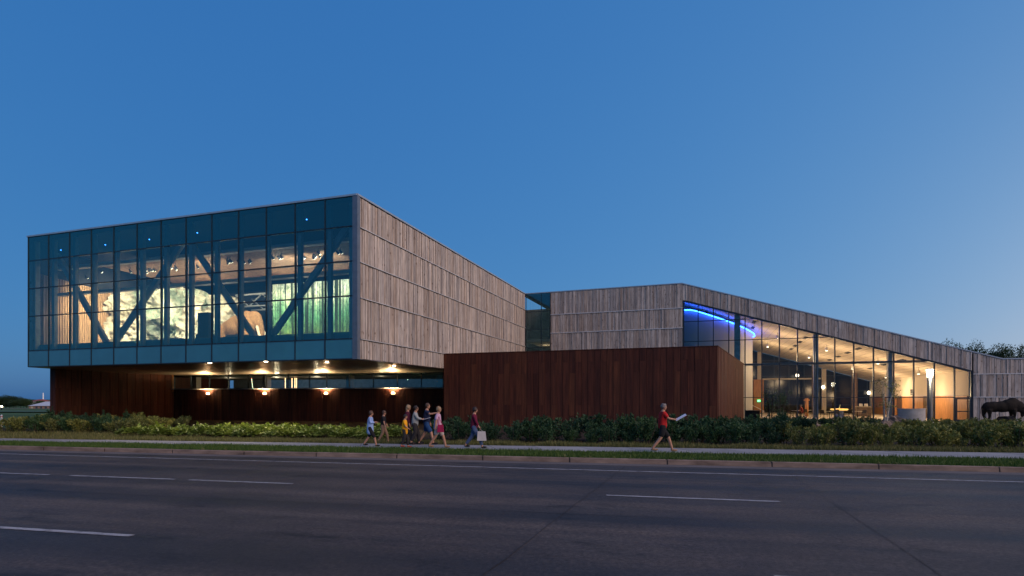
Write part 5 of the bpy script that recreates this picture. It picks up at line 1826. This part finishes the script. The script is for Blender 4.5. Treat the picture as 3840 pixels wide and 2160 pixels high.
dn = (0.05, -0.52, 0.06)
people = []
p1 = person('person in a pale blue long shirt and dark knee shorts, arms folded', 1388, 1674, 1.45, 0.05, -0.62, ((0.22, -0.22, -0.05), (0.24, -0.20, -0.08)), cloth('pale_blue', (0.26, 0.38, 0.66)), cloth('black', (0.015, 0.015, 0.018)), 'brown', cloth('black', (0.015, 0.015, 0.018)), 0.9, 0.62, 0.22, female=True, bottom_name='shorts')
p2 = person('person in a black shirt and tan trousers beside the bright plant bed', 1437, 1661, 1.42, 0.1, 0.5, ((0.14, -0.46, 0.05), (0.12, -0.5, 0.05)), cloth('black', (0.015, 0.015, 0.018)), cloth('tan', (0.26, 0.16, 0.10)), 'brown', cloth('black', (0.015, 0.015, 0.018)), 0.5, 0.95)
p3 = person('short person in a bright yellow vest and dark trousers', 1517, 1679, 1.32, 0.0, 0.32, ((-0.12, -0.48, 0.08), (0.20, -0.38, 0.02)), cloth('yellow', (0.80, 0.36, 0.015)), cloth('charcoal', (0.03, 0.028, 0.03)), 'dark', cloth('red', (0.35, 0.04, 0.03)), 0.5, 1.0, 0.12, female=True, top_name='vest')
p4 = person('blond person in a maroon top walking behind the yellow vest', 1527, 1667, 1.68, 0.05, -0.45, ((0.12, -0.5, 0.05), (0.1, -0.5, 0.05)), cloth('maroon', (0.075, 0.012, 0.03)), cloth('charcoal', (0.03, 0.028, 0.03)), 'blond', cloth('black', (0.015, 0.015, 0.018)), 0.9, 1.0, 0.05, True, female=True)
p5 = person('person in dark clothes with pale sleeves reading a white paper', 1556, 1668, 1.64, 0.1, 0.35, ((0.30, -0.26, -0.02), (0.32, -0.25, -0.02)), cloth('pale_grey', (0.30, 0.32, 0.31)), cloth('charcoal', (0.03, 0.028, 0.03)), 'dark', cloth('charcoal', (0.03, 0.028, 0.03)), 0.9, 1.0)
p6 = person('man in a navy shirt and blue shorts, arm on his neighbour', 1599, 1667, 1.76, 0.05, -0.6, ((0.1, -0.5, 0.05), (0.40, -0.06, 0.10)), cloth('navy', (0.014, 0.02, 0.05)), cloth('denim_blue', (0.02, 0.06, 0.16)), 'brown', cloth('black', (0.015, 0.015, 0.018)), 0.5, 0.5, bottom_name='shorts')
p7 = person('person in a pale pink shirt and light grey shorts', 1641, 1680, 1.64, 0.0, 0.66, ((0.12, -0.48, 0.06), (-0.08, -0.5, 0.08)), cloth('pink', (0.58, 0.36, 0.48)), cloth('light_grey', (0.42, 0.37, 0.34)), 'blond', cloth('tan', (0.26, 0.16, 0.10)), 0.5, 0.5, 0.05, female=True, bottom_name='shorts')
p8 = person('person in a maroon shirt and blue jeans carrying a white bag', 1777, 1681, 1.62, 0.0, -0.72, ((-0.05, -0.5, 0.05), (0.20, -0.46, 0.06)), cloth('crimson', (0.13, 0.012, 0.035)), cloth('jeans', (0.075, 0.11, 0.20)), 'dark', cloth('black', (0.015, 0.015, 0.018)), 0.9, 1.0, 0.03, female=True)
p9 = person('man in a red shirt and black shorts walking with papers', 2484, 1694, 1.78, 0.0, 0.75, ((0.05, -0.5, 0.06), (0.36, -0.22, 0.0)), cloth('scarlet', (0.46, 0.022, 0.022)), cloth('black', (0.015, 0.015, 0.018)), 'grey', cloth('tan', (0.26, 0.16, 0.10)), 0.5, 0.52, bottom_name='shorts')
PAPER = plain('white_paper', (0.75, 0.74, 0.78), 0.6, 0, 0.04)
def paper(label, hand, d1, d2, w, h, th=0.012):
    c = hand + d1 * h * 0.4
    b = MB()
    a, e = d1 * h / 2, d2 * w / 2
    nrm = d1.cross(d2).normalized() * th
    b.hexa([c - a - e, c + a - e, c + a + e, c - a + e], [c - a - e + nrm, c + a - e + nrm, c + a + e + nrm, c - a + e + nrm])
    tag(b.build('paper_sheet', PAPER, None), label, 'paper')
paper('white papers held out by the man in the red shirt', p9[1][1][3], Vector((0.82, -0.2, 0.5)).normalized(), Vector((0.1, 1, 0.2)).normalized(), 0.24, 0.42)
paper('white paper held by the person with pale sleeves', p5[1][1][3], Vector((0.9, -0.2, 0.25)).normalized(), Vector((0.15, 1, 0)).normalized(), 0.22, 0.30)
h8 = p8[1][1][3]
t = thing('paper_bag', 'white carrier bag hanging from the hand of the person in jeans', 'bag', (h8.x, h8.y, h8.z - 0.5))
bb = MB()
c = h8 + Vector((0.09, 0, -0.12))
bb.hexa([c + Vector((-0.19, -0.06, -0.36)), c + Vector((0.17, -0.06, -0.36)), c + Vector((0.17, 0.06, -0.36)), c + Vector((-0.19, 0.06, -0.36))], [c + Vector((-0.17, -0.03, 0)), c + Vector((0.13, -0.03, 0)), c + Vector((0.13, 0.03, 0)), c + Vector((-0.17, 0.03, 0))])
bb.build('bag_body', plain('bag_paper', (0.50, 0.47, 0.45), 0.7, 0, 0.1), t)
MB().tube([c + Vector((-0.10, 0, -0.01)), h8 + Vector((0, 0, -0.035)), c + Vector((0.06, 0, -0.01))], [0.008] * 3, 6).build('handle', plain('bag_cord', (0.4, 0.38, 0.36), 0.7), t)
s7 = p7[2](-0.16, -0.05, 1.05)
t = thing('shoulder_bag', 'magenta shoulder bag hanging beside the person in pink', 'bag', s7 - Vector((0, 0, 0.4)))
q7 = p7[2](0.16, -0.27, 0.86)
bb = MB()
bb.hexa([q7 + Vector((-0.13, -0.05, -0.17)), q7 + Vector((0.13, -0.05, -0.17)), q7 + Vector((0.13, 0.05, -0.17)), q7 + Vector((-0.13, 0.05, -0.17))], [q7 + Vector((-0.10, -0.04, 0.12)), q7 + Vector((0.10, -0.04, 0.12)), q7 + Vector((0.10, 0.04, 0.12)), q7 + Vector((-0.10, 0.04, 0.12))])
bb.build('bag_body', cloth('magenta', (0.33, 0.015, 0.07)), t)
MB().tube([q7 + Vector((-0.08, 0, 0.1)), p7[2](0.02, -0.2, 1.40), q7 + Vector((0.08, 0, 0.1))], [0.014] * 3, 6).build('strap', cloth('magenta', (0.33, 0.015, 0.07)), t)
# seated guest in the lobby
pl = M.off(-6.4)
q = pl.p(pl.s(3006), 0, 0)
person('seated lobby guest in a dark red top', 3006, 1560, 1.65, 2.4, 0.0, ((0.28, -0.3, 0), (0.28, -0.3, 0)), cloth('brick', (0.25, 0.04, 0.03)), cloth('charcoal', (0.03, 0.028, 0.03)), 'grey', BLACK, 0.5, 1.0, sit=True, where=(q.x, q.y, 0.01))
